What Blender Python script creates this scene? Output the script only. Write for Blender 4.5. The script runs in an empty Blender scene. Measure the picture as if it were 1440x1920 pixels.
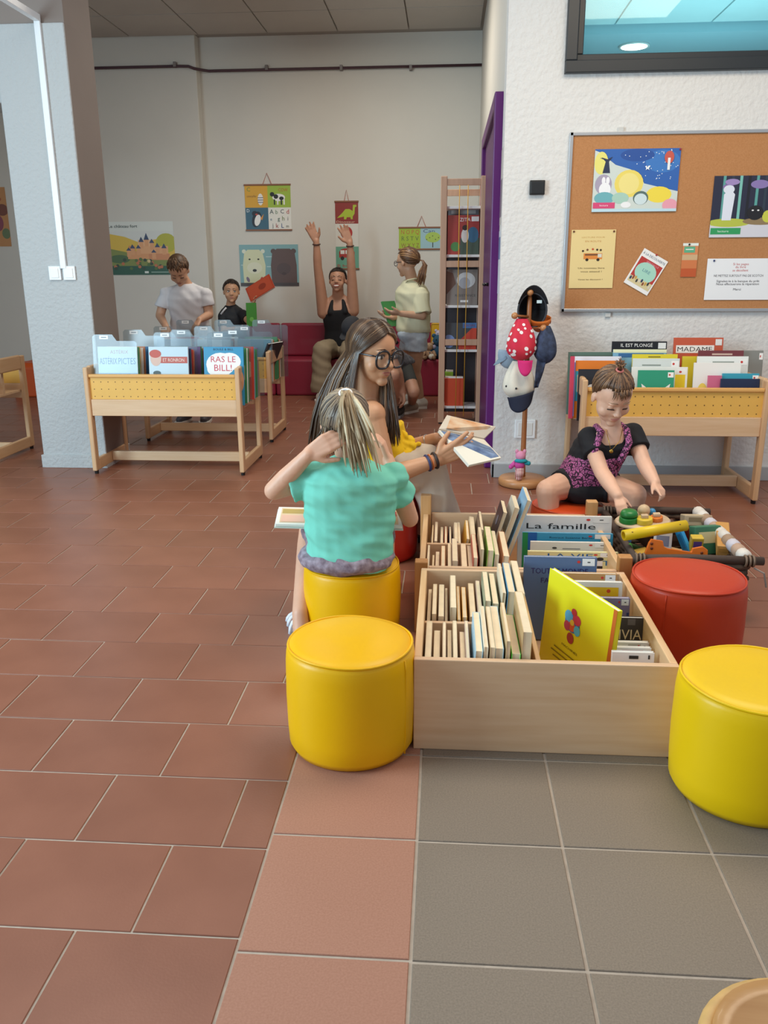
import bpy, bmesh, math, random
import numpy as np
from mathutils import Vector, Matrix, Euler
random.seed(7)
S = bpy.context.scene
COL = S.collection
# ---------------------------------------------------------------- camera
CAM_H = 1.1
F_PX, TILT, YAW, ROLL = 1560.3, 0.2819, 0.0734, -0.0052
FW = Vector((-math.sin(YAW)*math.cos(TILT), math.cos(YAW)*math.cos(TILT), -math.sin(TILT)))
_r = Vector((math.cos(YAW), math.sin(YAW), 0)); _u = _r.cross(FW)
RT = _r*math.cos(ROLL) + _u*math.sin(ROLL); UP = _u*math.cos(ROLL) - _r*math.sin(ROLL)
cd = bpy.data.cameras.new('camera'); cam = bpy.data.objects.new('camera', cd); COL.objects.link(cam)
m = Matrix.Identity(4)
for i in range(3): m[i][0], m[i][1], m[i][2] = RT[i], UP[i], -FW[i]
m[2][3] = CAM_H
cam.matrix_world = m
cd.sensor_width = 36; cd.lens = F_PX/1920*36; cd.clip_start = 0.05
S.camera = cam
# ---------------------------------------------------------------- light
def lin(h):
    h = h.lstrip('#'); c = [int(h[i:i+2], 16)/255 for i in (0, 2, 4)]
    return tuple(v/12.92 if v <= .04045 else ((v+.055)/1.055)**2.4 for v in c)
W = bpy.data.worlds.new('world'); S.world = W; W.use_nodes = True
bg = W.node_tree.nodes['Background']; bg.inputs[0].default_value = (0.80, 0.88, 1.0, 1); bg.inputs[1].default_value = 0.40
def area(name, loc, target, sx, sy, power, col):
    l = bpy.data.lights.new(name, 'AREA'); l.shape = 'RECTANGLE'; l.size = sx; l.size_y = sy; l.energy = power; l.color = col
    o = bpy.data.objects.new(name, l); COL.objects.link(o); o.location = loc
    o.rotation_euler = (Vector(target)-Vector(loc)).to_track_quat('-Z', 'Y').to_euler(); return o
# unseen area lights without fixtures: assumed cool daylight from the left, overhead lights added
area('assumed_daylight', (-3.4, 1.0, 1.5), (0.1, 3.0, 0.5), 1.5, 2.0, 112, (0.62, 0.86, 1.0))  # assumed daylight source
area('assumed_overhead_front', (0.9, 2.7, 2.9), (0.9, 2.7, 0), 1.4, 1.4, 38, (1.0, 0.84, 0.64))  # assumed warm overhead light
area('added_overhead_left', (-1.5, 2.7, 2.9), (-1.5, 2.7, 0), 1.2, 1.2, 16, (1.0, 0.90, 0.78))  # unseen overhead light added on the left, no lamp built
area('added_overhead_back', (-0.8, 6.3, 3.02), (-0.8, 6.3, 0), 0.9, 0.9, 28, (1.0, 0.93, 0.82))  # unseen light added to brighten the back room, no lamp built
vs = S.view_settings; vs.view_transform = 'Standard'; vs.look = 'None'; vs.gamma = 1; vs.use_curve_mapping = False
vs.exposure = 0.35
# ---------------------------------------------------------------- geometry of the place
def ray(x, y): return FW + RT*((x-720)/F_PX) - UP*((y-960)/F_PX)
C0 = Vector((0, 0, CAM_H))
def at(x, y, Y): d = ray(x, y); return C0 + d*(Y/d.y)
def atX(x, y, X): d = ray(x, y); return C0 + d*(X/d.x)
def fl(x, y, z=0.0): d = ray(x, y); return C0 + d*((z-CAM_H)/d.z)
# ---------------------------------------------------------------- materials
MATS = {}
def mat(key, col, rough=.55, bump=0, bscale=60, var=0, vscale=8, metal=0, coat=0, col2=None, tilevar=0, aniso=None, spec=.5, bdist=.004):
    if key in MATS: return MATS[key]
    M = bpy.data.materials.new(key); M.use_nodes = True; MATS[key] = M
    nt = M.node_tree; N = nt.nodes; L = nt.links; B = N['Principled BSDF']
    c = lin(col) if isinstance(col, str) else col
    B.inputs['Base Color'].default_value = (*c, 1); B.inputs['Roughness'].default_value = rough
    B.inputs['Metallic'].default_value = metal; B.inputs['Coat Weight'].default_value = coat
    B.inputs['Specular IOR Level'].default_value = spec
    need = bump or var or col2 or tilevar
    if need:
        tc = N.new('ShaderNodeTexCoord'); mp = N.new('ShaderNodeMapping'); L.new(tc.outputs['Object'], mp.inputs[0])
        if aniso: mp.inputs['Scale'].default_value = aniso
    if var or col2:
        nz = N.new('ShaderNodeTexNoise'); nz.inputs['Scale'].default_value = vscale; nz.inputs['Detail'].default_value = 5
        L.new(mp.outputs[0], nz.inputs[0])
        mx = N.new('ShaderNodeMix'); mx.data_type = 'RGBA'
        rp = N.new('ShaderNodeMapRange'); rp.inputs[1].default_value = .3; rp.inputs[2].default_value = .7
        L.new(nz.outputs[0], rp.inputs[0]); L.new(rp.outputs[0], mx.inputs[0])
        a = c; b = lin(col2) if col2 else tuple(min(1, v*(1+var)) for v in c)
        if not col2: a = tuple(v*(1-var) for v in c)
        mx.inputs[6].default_value = (*a, 1); mx.inputs[7].default_value = (*b, 1)
        src = mx.outputs[2]
        if tilevar:
            oi = N.new('ShaderNodeObjectInfo'); hs = N.new('ShaderNodeHueSaturation')
            r2 = N.new('ShaderNodeMapRange'); r2.inputs[3].default_value = 1-tilevar; r2.inputs[4].default_value = 1+tilevar
            L.new(oi.outputs['Random'], r2.inputs[0]); L.new(r2.outputs[0], hs.inputs['Value']); L.new(src, hs.inputs['Color']); src = hs.outputs[0]
        L.new(src, B.inputs['Base Color'])
    if bump:
        n2 = N.new('ShaderNodeTexNoise'); n2.inputs['Scale'].default_value = bscale; n2.inputs['Detail'].default_value = 4
        L.new(mp.outputs[0], n2.inputs[0]); bp = N.new('ShaderNodeBump'); bp.inputs['Strength'].default_value = bump; bp.inputs['Distance'].default_value = bdist
        L.new(n2.outputs[0], bp.inputs['Height']); L.new(bp.outputs[0], B.inputs['Normal'])
    return M
def wood(key, c1, c2, axis='x', rough=.42, scale=1.0):
    sc = {'x': (3, 40, 40), 'y': (40, 3, 40), 'z': (40, 40, 3)}[axis]
    return mat(key, c1, rough, bump=.05, bscale=2.0, col2=c2, vscale=1.3*scale, aniso=sc, coat=.08)
def attr_mat(key, c1, c2, rough=.45, c3=None, sheen=0):
    """hair: colour follows the 'tone' of each lock"""
    M = bpy.data.materials.new(key); M.use_nodes = True; MATS[key] = M
    nt = M.node_tree; N = nt.nodes; L = nt.links; B = N['Principled BSDF']; B.inputs['Roughness'].default_value = rough
    at_ = N.new('ShaderNodeAttribute'); at_.attribute_name = 'tone'; cr = N.new('ShaderNodeValToRGB')
    cr.color_ramp.elements[0].color = (*lin(c1), 1); cr.color_ramp.elements[1].color = (*lin(c2), 1)
    if c3:
        e = cr.color_ramp.elements.new(.5); e.color = (*lin(c3), 1)
    L.new(at_.outputs['Fac'], cr.inputs[0]); L.new(cr.outputs[0], B.inputs['Base Color'])
    return M
def clear_mat(key, tint, rough=.05, mixf=.85):
    M = bpy.data.materials.new(key); M.use_nodes = True; MATS[key] = M
    nt = M.node_tree; N = nt.nodes; L = nt.links; N.remove(N['Principled BSDF']); out = N['Material Output']
    t = N.new('ShaderNodeBsdfTransparent'); t.inputs[0].default_value = (*lin(tint), 1)
    g = N.new('ShaderNodeBsdfGlossy'); g.inputs['Roughness'].default_value = rough
    d = N.new('ShaderNodeBsdfDiffuse'); d.inputs[0].default_value = (*lin(tint), 1)
    m1 = N.new('ShaderNodeMixShader'); m1.inputs[0].default_value = .5; L.new(g.outputs[0], m1.inputs[1]); L.new(d.outputs[0], m1.inputs[2])
    m2 = N.new('ShaderNodeMixShader'); m2.inputs[0].default_value = mixf; L.new(m1.outputs[0], m2.inputs[1]); L.new(t.outputs[0], m2.inputs[2])
    L.new(m2.outputs[0], out.inputs[0]); return M
def C(hexcol, rough=.5): return mat('paint_'+hexcol.strip('#')+('' if rough == .5 else '_%d' % (rough*100)), hexcol, rough)
# ---------------------------------------------------------------- mesh builder
def rmat(o):
    M = Matrix.Identity(4)
    while o is not None:
        M = (Matrix.Translation(o.location) @ o.rotation_euler.to_matrix().to_4x4()) @ M; o = o.parent
    return M
class MB:
    def __init__(s): s.v = []; s.f = []; s.mi = []; s.k = 0
    def add(s, vs, fs, M=None):
        n = len(s.v)
        s.v += [tuple((M @ Vector(q)) if M is not None else q) for q in vs]
        s.f += [tuple(i+n for i in q) for q in fs]; s.mi += [s.k]*len(fs); return s
    def box(s, a, b, M=None):
        x0, y0, z0 = a; x1, y1, z1 = b
        return s.add([(x0,y0,z0),(x1,y0,z0),(x1,y1,z0),(x0,y1,z0),(x0,y0,z1),(x1,y0,z1),(x1,y1,z1),(x0,y1,z1)],
                     [(0,3,2,1),(4,5,6,7),(0,1,5,4),(1,2,6,5),(2,3,7,6),(3,0,4,7)], M)
    def prism(s, poly, z0, z1, M=None):
        n = len(poly)
        return s.add([(x, y, z0) for x, y in poly]+[(x, y, z1) for x, y in poly],
                     [tuple(range(n-1, -1, -1)), tuple(range(n, 2*n))]+[(i, (i+1) % n, n+(i+1) % n, n+i) for i in range(n)], M)
    def lathe(s, prof, n=32, M=None, cap=True):
        vs = []; fs = []
        for r, z in prof:
            for k in range(n): a = 2*math.pi*k/n; vs.append((r*math.cos(a), r*math.sin(a), z))
        for i in range(len(prof)-1):
            for k in range(n): fs.append((i*n+k, i*n+(k+1) % n, (i+1)*n+(k+1) % n, (i+1)*n+k))
        if cap: fs += [tuple(range(n-1, -1, -1)), tuple(range((len(prof)-1)*n, len(prof)*n))]
        return s.add(vs, fs, M)
    def ell(s, c, r, R=None, u=20, w=12):
        if not hasattr(r, '__len__'): r = (r, r, r)
        vs = [(0, 0, -1)]; fs = []
        for i in range(1, w):
            t = -math.pi/2+math.pi*i/w
            for k in range(u): a = 2*math.pi*k/u; vs.append((math.cos(t)*math.cos(a), math.cos(t)*math.sin(a), math.sin(t)))
        vs.append((0, 0, 1)); e = len(vs)-1
        for k in range(u):
            fs.append((0, 1+(k+1) % u, 1+k)); fs.append((e, e-u+k, e-u+(k+1) % u))
        for i in range(w-2):
            for k in range(u): a = 1+i*u; fs.append((a+k, a+(k+1) % u, a+u+(k+1) % u, a+u+k))
        M = Matrix.Translation(Vector(c)) @ (R.to_4x4() if R is not None else Matrix.Identity(4)) @ Matrix.Diagonal((r[0], r[1], r[2], 1))
        return s.add(vs, fs, M)
    def cone(s, a, ra, b, rb, n=14):
        a = Vector(a); b = Vector(b); d = b-a
        if d.length < 1e-6: return s
        q = d.to_track_quat('Z', 'X').to_matrix().to_4x4(); M = Matrix.Translation(a) @ q; L = d.length
        return s.lathe([(ra, 0), (rb, L)], n, M)
    def cap(s, a, ra, b, rb, n=14):
        s.cone(a, ra, b, rb, n); s.ell(a, ra, u=n, w=8); s.ell(b, rb, u=n, w=8); return s
    def chain(s, pts, n=14):
        for (a, ra), (b, rb) in zip(pts[:-1], pts[1:]): s.cap(a, ra, b, rb, n)
        return s
    def tube(s, pts, rad, n=8, closed=False, flat=1.0):
        P = [Vector(p) for p in pts]; m = len(P); vs = []; fs = []
        rad = rad if hasattr(rad, '__len__') else [rad]*m
        ref = None
        for i in range(m):
            t = (P[(i+1) % m]-P[i-1]) if closed else (P[min(i+1, m-1)]-P[max(i-1, 0)])
            if t.length < 1e-9: t = Vector((0, 0, 1))
            t.normalize()
            if ref is None: ref = t.orthogonal().normalized()
            x = ref-t*ref.dot(t)
            if x.length < 1e-6: x = t.orthogonal()
            x.normalize(); ref = x; y = t.cross(x)
            for k in range(n):
                a = 2*math.pi*k/n; vs.append(tuple(P[i]+x*(math.cos(a)*rad[i])+y*(math.sin(a)*rad[i]*flat)))
        for i in range(m if closed else m-1):
            j = (i+1) % m
            for k in range(n): fs.append((i*n+k, i*n+(k+1) % n, j*n+(k+1) % n, j*n+k))
        if not closed: fs += [tuple(range(n-1, -1, -1)), tuple(range((m-1)*n, m*n))]
        return s.add(vs, fs)
    def mesh(s, name, mats):
        me = bpy.data.meshes.new(name); me.from_pydata(s.v, [], s.f)
        for q in (mats if isinstance(mats, (list, tuple)) else [mats]): me.materials.append(q)
        if s.k: me.polygons.foreach_set('material_index', s.mi)
        me.update(); return me
    def build(s, name, mats, parent=None, smooth=False, bevel=0, seg=2, local=False, origin=None, sub=0):
        """verts are world coordinates unless local=True (then in the parent's frame)"""
        if parent is not None:
            if not local:
                I = rmat(parent).inverted(); s.v = [tuple(I @ Vector(q)) for q in s.v]
            loc = Vector((0, 0, 0))
        elif local: loc = Vector(origin) if origin else Vector((0, 0, 0))
        else:
            A = np.array(s.v); lo = A.min(0); hi = A.max(0)
            loc = Vector(origin) if origin else Vector(((lo[0]+hi[0])/2, (lo[1]+hi[1])/2, lo[2]))
            s.v = [tuple(Vector(q)-loc) for q in s.v]
        me = s.mesh(name, mats)
        if smooth: me.polygons.foreach_set('use_smooth', [True]*len(me.polygons))
        o = bpy.data.objects.new(name, me); COL.objects.link(o); o.parent = parent; o.location = loc
        if bevel:
            b = o.modifiers.new('bevel', 'BEVEL'); b.width = bevel; b.segments = seg; b.limit_method = 'ANGLE'; b.angle_limit = .6
        if sub:
            b = o.modifiers.new('subd', 'SUBSURF'); b.levels = sub; b.render_levels = sub
        return o
def tag(o, label=None, cat=None, group=None, kind=None):
    if label: o['label'] = label
    if cat: o['category'] = cat
    if group: o['group'] = group
    if kind: o['kind'] = kind
    return o
def empty(name, loc, rz=0, label=None, cat=None, group=None, kind=None):
    o = bpy.data.objects.new(name, None); COL.objects.link(o); o.location = loc; o.rotation_euler = (0, 0, rz); o.empty_display_size = .05
    return tag(o, label, cat, group, kind)
def copy_tree(o, parent=None):
    c = o.copy(); COL.objects.link(c); c.parent = parent
    for ch in list(o.children): copy_tree(ch, c)
    return c
def linkmesh(name, me, parent, loc=(0, 0, 0), rot=None):
    o = bpy.data.objects.new(name, me); COL.objects.link(o); o.parent = parent; o.location = loc
    if rot is not None: o.rotation_euler = rot
    return o
def place(o, M):
    o.location = M.to_translation(); o.rotation_euler = M.to_euler(); return o
# frame with x right, y up, z towards the viewer
def frame(origin, xdir, ydir):
    x = Vector(xdir).normalized(); y = Vector(ydir); y = (y-x*y.dot(x)).normalized(); z = x.cross(y)
    M = Matrix.Identity(4)
    for i in range(3): M[i][0], M[i][1], M[i][2], M[i][3] = x[i], y[i], z[i], origin[i]
    return M
# ---------------------------------------------------------------- flat print: lettering and pictures
def text_geo(body):
    cu = bpy.data.curves.new('t', 'FONT'); cu.body = body; cu.resolution_u = 2
    o = bpy.data.objects.new('t', cu); COL.objects.link(o)
    dg = bpy.context.evaluated_depsgraph_get(); me = o.evaluated_get(dg).to_mesh()
    vs = [tuple(v.co) for v in me.vertices]; fs = [tuple(p.vertices) for p in me.polygons]
    o.evaluated_get(dg).to_mesh_clear(); bpy.data.objects.remove(o); bpy.data.curves.remove(cu)
    return vs, fs
def art(parent, w, h, shapes, z0=.0008, name='print'):
    """shapes in 0..1 of the sheet; one mesh, each shape a hair above the last"""
    mb = MB(); mats = []; idx = {}
    for i, sh in enumerate(shapes):
        if not isinstance(sh[-1], str): sh = sh[:-2]+(sh[-1], sh[-2])
        col = sh[-1]
        if col not in idx: idx[col] = len(mats); mats.append(C(col))
        mb.k = idx[col]; z = z0+i*.00006; k = sh[0]
        if k == 'r':
            x0, y0, x1, y1 = sh[1:5]; mb.add([(x0*w, y0*h, z), (x1*w, y0*h, z), (x1*w, y1*h, z), (x0*w, y1*h, z)], [(0, 1, 2, 3)])
        elif k == 'e':
            cx, cy, rx, ry = sh[1:5]; rot = sh[5] if len(sh) > 6 else 0; n = 20; P = []
            for q in range(n):
                a = 2*math.pi*q/n; ex, ey = rx*w*math.cos(a), ry*h*math.sin(a)
                P.append((cx*w+ex*math.cos(rot)-ey*math.sin(rot), cy*h+ex*math.sin(rot)+ey*math.cos(rot), z))
            P = [(min(max(x_, 0), w), min(max(y_, 0), h), z_) for x_, y_, z_ in P]
            mb.add(P, [tuple(range(n))])
        elif k == 'p':
            P = [(x*w, y*h, z) for x, y in sh[1]]
            ar = sum(P[q][0]*P[(q+1) % len(P)][1]-P[(q+1) % len(P)][0]*P[q][1] for q in range(len(P)))
            if ar < 0: P.reverse()
            mb.add(P, [tuple(range(len(P)))])
        elif k == 't':
            body, x, y, th = sh[1:5]; tw = sh[5] if len(sh) > 6 else None
            vs, fs = text_geo(body)
            if not vs: continue
            a = np.array(vs); a[:, 0] -= a[:, 0].min(); sy = th*h/.70; sx = sy if tw is None else tw*w/max(a[:, 0].max(), 1e-6)
            mb.add([(x*w+p[0]*sx, y*h+p[1]*sy, z) for p in a], fs)
    if len(mats) > 1 and mb.k == 0: mb.k = 1
    o = mb.build(name, mats, parent, local=True); return o
def sheet(name, label, cat, M, w, h, base, shapes, t=.0012, group=None):
    mb = MB(); mb.box((0, 0, 0), (w, h, t)); o = mb.build(name, C(base), None, local=True); place(o, M); tag(o, label, cat, group)
    if shapes: art(o, w, h, shapes, z0=t+.0004)
    return o
def on_wall(px0, py0, px1, py1, Y):
    """frame of a sheet on a wall facing the camera, from its two photo corners (top-left, bottom-right)"""
    a = at(px0, py0, Y); b = at(px1, py1, Y)
    return frame((a.x, Y, b.z), (1, 0, 0), (0, 0, 1)), b.x-a.x, a.z-b.z
ORD = ['leftmost', 'second', 'third', 'fourth', 'fifth', 'sixth', 'seventh', 'eighth', 'ninth', 'tenth', 'eleventh', 'twelfth', 'thirteenth', 'fourteenth', 'fifteenth', 'sixteenth', 'seventeenth', 'eighteenth', 'nineteenth', 'twentieth', 'twenty-first', 'twenty-second', 'twenty-third', 'twenty-fourth', 'twenty-fifth']
# ================================================================= SETTING
WALL_Y, BACK_Y, SIDE_X, CEIL = 4.533, 8.1, 0.28, 3.08
plaster = mat('rough_plaster', '#dcdad6', .8, bump=.55, bscale=38, bdist=.012)
smoothwall = mat('smooth_wall', '#d2cec4', .75, var=.03, vscale=1.5)
colplaster = mat('column_plaster', '#b9bbba', .8, bump=.6, bscale=48, bdist=.012)
redtile = mat('terracotta_tile', '#82513d', .36, col2='#8e5b46', vscale=5, tilevar=.07, bump=.05, bscale=200)
paletile = mat('pale_terracotta_tile', '#ad7c66', .6, col2='#a1705a', vscale=260, tilevar=.02)
greytile = mat('grey_stone_tile', '#776a5c', .55, col2='#897b6c', vscale=300, tilevar=.03)
grout = mat('grout', '#b3a494', .85, var=.1, vscale=40)
mb = MB(); mb.box((-6.5, -0.8, -.05), (3.2, BACK_Y, -.0025)); floor = tag(mb.build('floor', grout), kind='structure')
TW, TD, TY0 = .302, .2302, 4.372
def tile_mesh(name, w, d, m, g=.0022, c=.0012):
    x, y = w/2-g, d/2-g; mb = MB()
    mb.add([(-x,-y,-.004),(x,-y,-.004),(x,y,-.004),(-x,y,-.004),(-x,-y,-c),(x,-y,-c),(x,y,-c),(-x,y,-c),(-x+c,-y+c,0),(x-c,-y+c,0),(x-c,y-c,0),(-x+c,y-c,0)],
           [(0,1,5,4),(1,2,6,5),(2,3,7,6),(3,0,4,7),(4,5,9,8),(5,6,10,9),(6,7,11,10),(7,4,8,11),(8,9,10,11)])
    return mb.mesh(name, m)
tm_red = tile_mesh('tile', TW, TD, redtile); G_X0, G_Y0, G_W, G_D = -.042, 1.7275, .2895, .305
STRIP_X, END_Y = -.337, G_Y0+G_D
cands = []
for n in range(-17, 17):
    yt = TY0-TD*n; yc = yt-TD/2
    if yc > 8.1 or yc < .3: continue
    off = (-1.139+.2035*(n-10)) % TW
    for k in range(-22, 9):
        xa = off+TW*k; xb = xa+TW
        if yt <= END_Y+.12:
            if xa >= STRIP_X-.02: continue
            xb = min(xb, STRIP_X)
        if xa < -5.6 or xb > 2.4: continue
        if yc > WALL_Y+.1 and xa > SIDE_X+.1: continue
        d = Vector(((xa+xb)/2, yc, 0))-C0; zz = d.dot(FW)
        if zz < .3: continue
        px = 720+F_PX*d.dot(RT)/zz; py = 960-F_PX*d.dot(UP)/zz
        if -260 < px < 1700 and 500 < py < 2150: cands.append((zz, (xa+xb)/2, yc, xb-xa, -100 < px < 1540 and py < 2020))
cands.sort()
inview = [c for c in cands if c[4]]; rest = [c for c in cands if not c[4]] + inview[300:]
for zz, x, y, w, _ in inview[:300]:
    me = tm_red if abs(w-TW) < .002 else tile_mesh('tile', w, TD, redtile)
    linkmesh('tile', me, floor, Vector((x, y, random.uniform(-.0006, .0004)))-floor.location)
mb = MB()
for zz, x, y, w, _ in rest:
    mb.box((x-w/2+.0022, y-TD/2+.0022, -.004), (x+w/2-.0022, y+TD/2-.0022, 0))
tag(mb.build('distant_tiles', redtile, floor), kind='stuff')
tm_pale = tile_mesh('tile', G_X0-STRIP_X, .306, paletile, g=.003); tm_grey = tile_mesh('tile', G_W, G_D, greytile, g=.0032)
for j in range(-1, 5):
    linkmesh('tile', tm_pale, floor, Vector(((G_X0+STRIP_X)/2, 1.426-.306*(j-1)-.153, 0))-floor.location)
    for i in range(0, 6):
        linkmesh('tile', tm_grey, floor, Vector((G_X0+G_W*(i+.5), G_Y0-G_D*(j+.5), 0))-floor.location)
# back wall with the shallow pilaster on the left, side wall, plastered wall on the right, column
mb = MB(); mb.box((-6.5, BACK_Y, 0), (.6, BACK_Y+.15, 3.3)); tag(mb.build('wall_back', smoothwall), kind='structure')
pil = at(378, 300, BACK_Y-.12).x
mb = MB(); mb.box((-6.5, BACK_Y-.12, 0), (pil, BACK_Y-.001, 3.25)); tag(mb.build('wall_back_pilaster', smoothwall, bevel=.006), kind='structure')
mb = MB(); mb.box((SIDE_X, WALL_Y, 0), (SIDE_X+.12, BACK_Y-.001, 3.3)); tag(mb.build('wall_side', smoothwall), kind='structure')
wx0, wz0, wz1 = .555, 2.012, 2.75
mb = MB()
mb.box((SIDE_X-.002, WALL_Y-.012, 0), (2.9, WALL_Y+.14, wz0)); mb.box((SIDE_X-.002, WALL_Y-.012, wz0), (wx0, WALL_Y+.14, 3.3)); mb.box((wx0, WALL_Y-.012, wz1), (2.9, WALL_Y+.14, 3.3))
tag(mb.build('wall_right', plaster), kind='structure')
mb = MB(); mb.box((-6.5, 2.2, 0), (-6.4, BACK_Y, 3.3)); tag(mb.build('wall_left', smoothwall), kind='structure')
base = mat('grey_skirting', '#a9abac', .6)
mb = MB(); mb.box((SIDE_X-.014, WALL_Y-.026, 0), (2.9, WALL_Y-.012, .075)); mb.box((SIDE_X-.014, WALL_Y-.026, 0), (SIDE_X-.002, WALL_Y+.1, .075))
tag(mb.build('baseboard_right', base, bevel=.002), kind='structure')
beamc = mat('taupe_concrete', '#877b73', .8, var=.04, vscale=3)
CX0, CX1, CY = -2.34, -1.965, 4.63
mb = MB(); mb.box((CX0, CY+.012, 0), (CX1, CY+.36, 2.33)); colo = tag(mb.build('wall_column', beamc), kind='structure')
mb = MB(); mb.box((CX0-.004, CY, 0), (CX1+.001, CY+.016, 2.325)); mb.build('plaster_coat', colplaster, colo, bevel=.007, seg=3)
mb = MB(); mb.box((CX0-.012, CY-.012, 0), (CX1+.006, CY+.36, .075)); tag(mb.build('baseboard_column', colplaster, bevel=.002), kind='structure')
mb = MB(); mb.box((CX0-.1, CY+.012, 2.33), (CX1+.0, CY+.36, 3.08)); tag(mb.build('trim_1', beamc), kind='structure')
mb = MB(); mb.box((-6.4, CY+.02, 1.96), (CX0, CY+.3, 2.33)); tag(mb.build('wall_lintel', colplaster, bevel=.008), kind='structure')
# tiled ceiling of the back room
ceilm = mat('ceiling_panel', '#b9b4ac', .85, var=.03, vscale=3, tilevar=.02)
mb = MB(); mb.box((-6.4, CY+.1, CEIL+.012), (SIDE_X, BACK_Y, CEIL+.05)); ceil = tag(mb.build('ceiling', mat('ceiling_grid', '#a39d95', .8)), kind='structure')
P = .61; mbp = MB(); mbp.box((-P/2+.006, -P/2+.006, -.004), (P/2-.006, P/2-.006, .01)); pm = mbp.mesh('ceiling_panel', ceilm)
x = SIDE_X-P/2-.02
while x > -6.1:
    for j in range(5): linkmesh('ceiling_panel', pm, ceil, Vector((x, BACK_Y-.05-P/2-P*j-.1, CEIL))-ceil.location)
    x -= P
# pipe along the back wall
pipe = mat('dark_pipe', '#4a3038', .5); zz = at(620, 128, BACK_Y-.03).z
xl = -6.3; pb = BACK_Y-.15; q0 = at(336, 124, pb)
pts = [(xl, pb, q0.z), (pil-.14, pb, q0.z), (pil-.06, pb, q0.z-.003), (pil-.01, pb+.01, q0.z-.02), (pil+.04, BACK_Y-.05, zz+.004), (pil+.09, BACK_Y-.03, zz), (SIDE_X, BACK_Y-.03, zz)]
root = empty('wall_pipe', (pil, BACK_Y-.05, zz), label='thin dark red pipe running along the top of the back wall', cat='pipe')
mb = MB(); mb.tube(pts, .0115, 8); mb.build('pipe', pipe, root, smooth=True)
for px in (336, 500, 640, 770):
    c = at(px, 127, BACK_Y-.03); yy = pb if px < 378 else BACK_Y-.03
    mb = MB(); mb.box((c.x-.012, yy-.02, c.z-.02), (c.x+.012, yy+.03, c.z+.02)); mb.build('bracket', C('#7c7470'), root)
# purple door in the side wall
purple = mat('purple_paint', '#5b1064', .4)
door = empty('door_1', (SIDE_X, 5.5, 0), kind='structure')
Y0, Y1, Z1 = 4.74, 6.4, 1.985; fx = SIDE_X-.045
for a, b in (((fx, Y0, 0), (SIDE_X+.01, Y0+.07, Z1)), ((fx, Y1-.07, 0), (SIDE_X+.01, Y1, Z1)), ((fx, Y0+.07, Z1-.07), (SIDE_X+.01, Y1-.07, Z1))):
    mb = MB(); mb.box(a, b); mb.build('door_frame', purple, door, bevel=.006)
mb = MB(); mb.box((SIDE_X-.02, Y0+.07, .01), (SIDE_X+.008, Y1-.07, Z1-.07)); lf = mb.build('door_leaf', mat('purple_leaf', '#521058', .45), door, bevel=.003)
h = at(924, 534, 5.2); mb = MB(); mb.cap((SIDE_X-.05, 5.35, h.z), .009, (SIDE_X-.05, 5.23, h.z), .009, 10); mb.cap((SIDE_X-.05, 5.35, h.z), .008, (SIDE_X-.01, 5.35, h.z), .012, 10)
mb.build('door_handle', C('#1c181c', .3), lf, smooth=True)
# high interior window and what shows behind it: ceiling panels and a round lamp
frm = mat('window_frame_charcoal', '#22282c', .4)
win = empty('window_1', (1.2, WALL_Y, wz0), kind='structure')
x1 = 2.8
for a, b in (((wx0, -.045, wz0), (x1, .06, wz0+.055)), ((wx0, -.045, wz0+.055), (wx0+.055, .06, wz1)), ((wx0+.055, -.02, wz0+.055), (x1, .05, wz0+.085)), ((wx0+.055, -.02, wz0+.085), (wx0+.085, .05, wz1))):
    mb = MB(); mb.box((a[0], WALL_Y+a[1], a[2]), (b[0], WALL_Y+b[1], b[2])); mb.build('window_frame', frm, win, bevel=.004)
mb = MB(); mb.box((wx0+.08, WALL_Y+.01, wz0+.08), (x1, WALL_Y+.016, wz1)); mb.build('window_pane', clear_mat('tinted_pane', '#d0ebee', .02, .93), win)
c2 = mat('neighbour_ceiling', '#bfd6d8', .8, tilevar=.02, var=.02)
mb = MB(); mb.box((SIDE_X+.13, WALL_Y+.15, 2.612), (4.5, 8.0, 2.65)); nc = tag(mb.build('ceiling_neighbour_room', C('#9fc4c8')), kind='structure')
for i in range(7):
    for j in range(3):
        mb = MB(); mb.box((.45+i*.6, 4.25+j*.6+(.45 if j == 0 else 0), 2.60), (.45+i*.6+.588, 4.25+j*.6+.588, 2.618)); mb.build('ceiling_panel', c2, nc)
mb = MB(); mb.box((SIDE_X+.13, 6.06, 2.55), (4.5, 7.99, 2.61)); tag(mb.build('trim_2', mat('neighbour_soffit', '#93b9c4', .8)), kind='structure')
mb = MB(); mb.box((SIDE_X+.13, 8.0, 0), (4.5, 8.1, 3.2)); tag(mb.build('wall_neighbour_room', mat('neighbour_wall', '#a9d3d8', .8)), kind='structure')
dl = fl(1189, 88, 2.54)
root = empty('downlight', (dl.x, dl.y, 2.545), label='round lit downlight seen through the high dark framed window', cat='lamp')
em = bpy.data.materials.new('lit_lamp'); em.use_nodes = True; b = em.node_tree.nodes['Principled BSDF']; b.inputs['Emission Color'].default_value = (1, .96, .88, 1); b.inputs['Emission Strength'].default_value = 14
mb = MB(); mb.lathe([(.085, 2.538), (.085, 2.545)], 28, Matrix.Translation((dl.x, dl.y, 0))); mb.build('diffuser', em, root)
mb = MB(); mb.lathe([(.086, 2.54), (.1, 2.536), (.1, 2.55), (.086, 2.55)], 28, Matrix.Translation((dl.x, dl.y, 0)), cap=False); mb.build('lamp_ring', C('#d8d8d4'), root, smooth=True)
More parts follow.
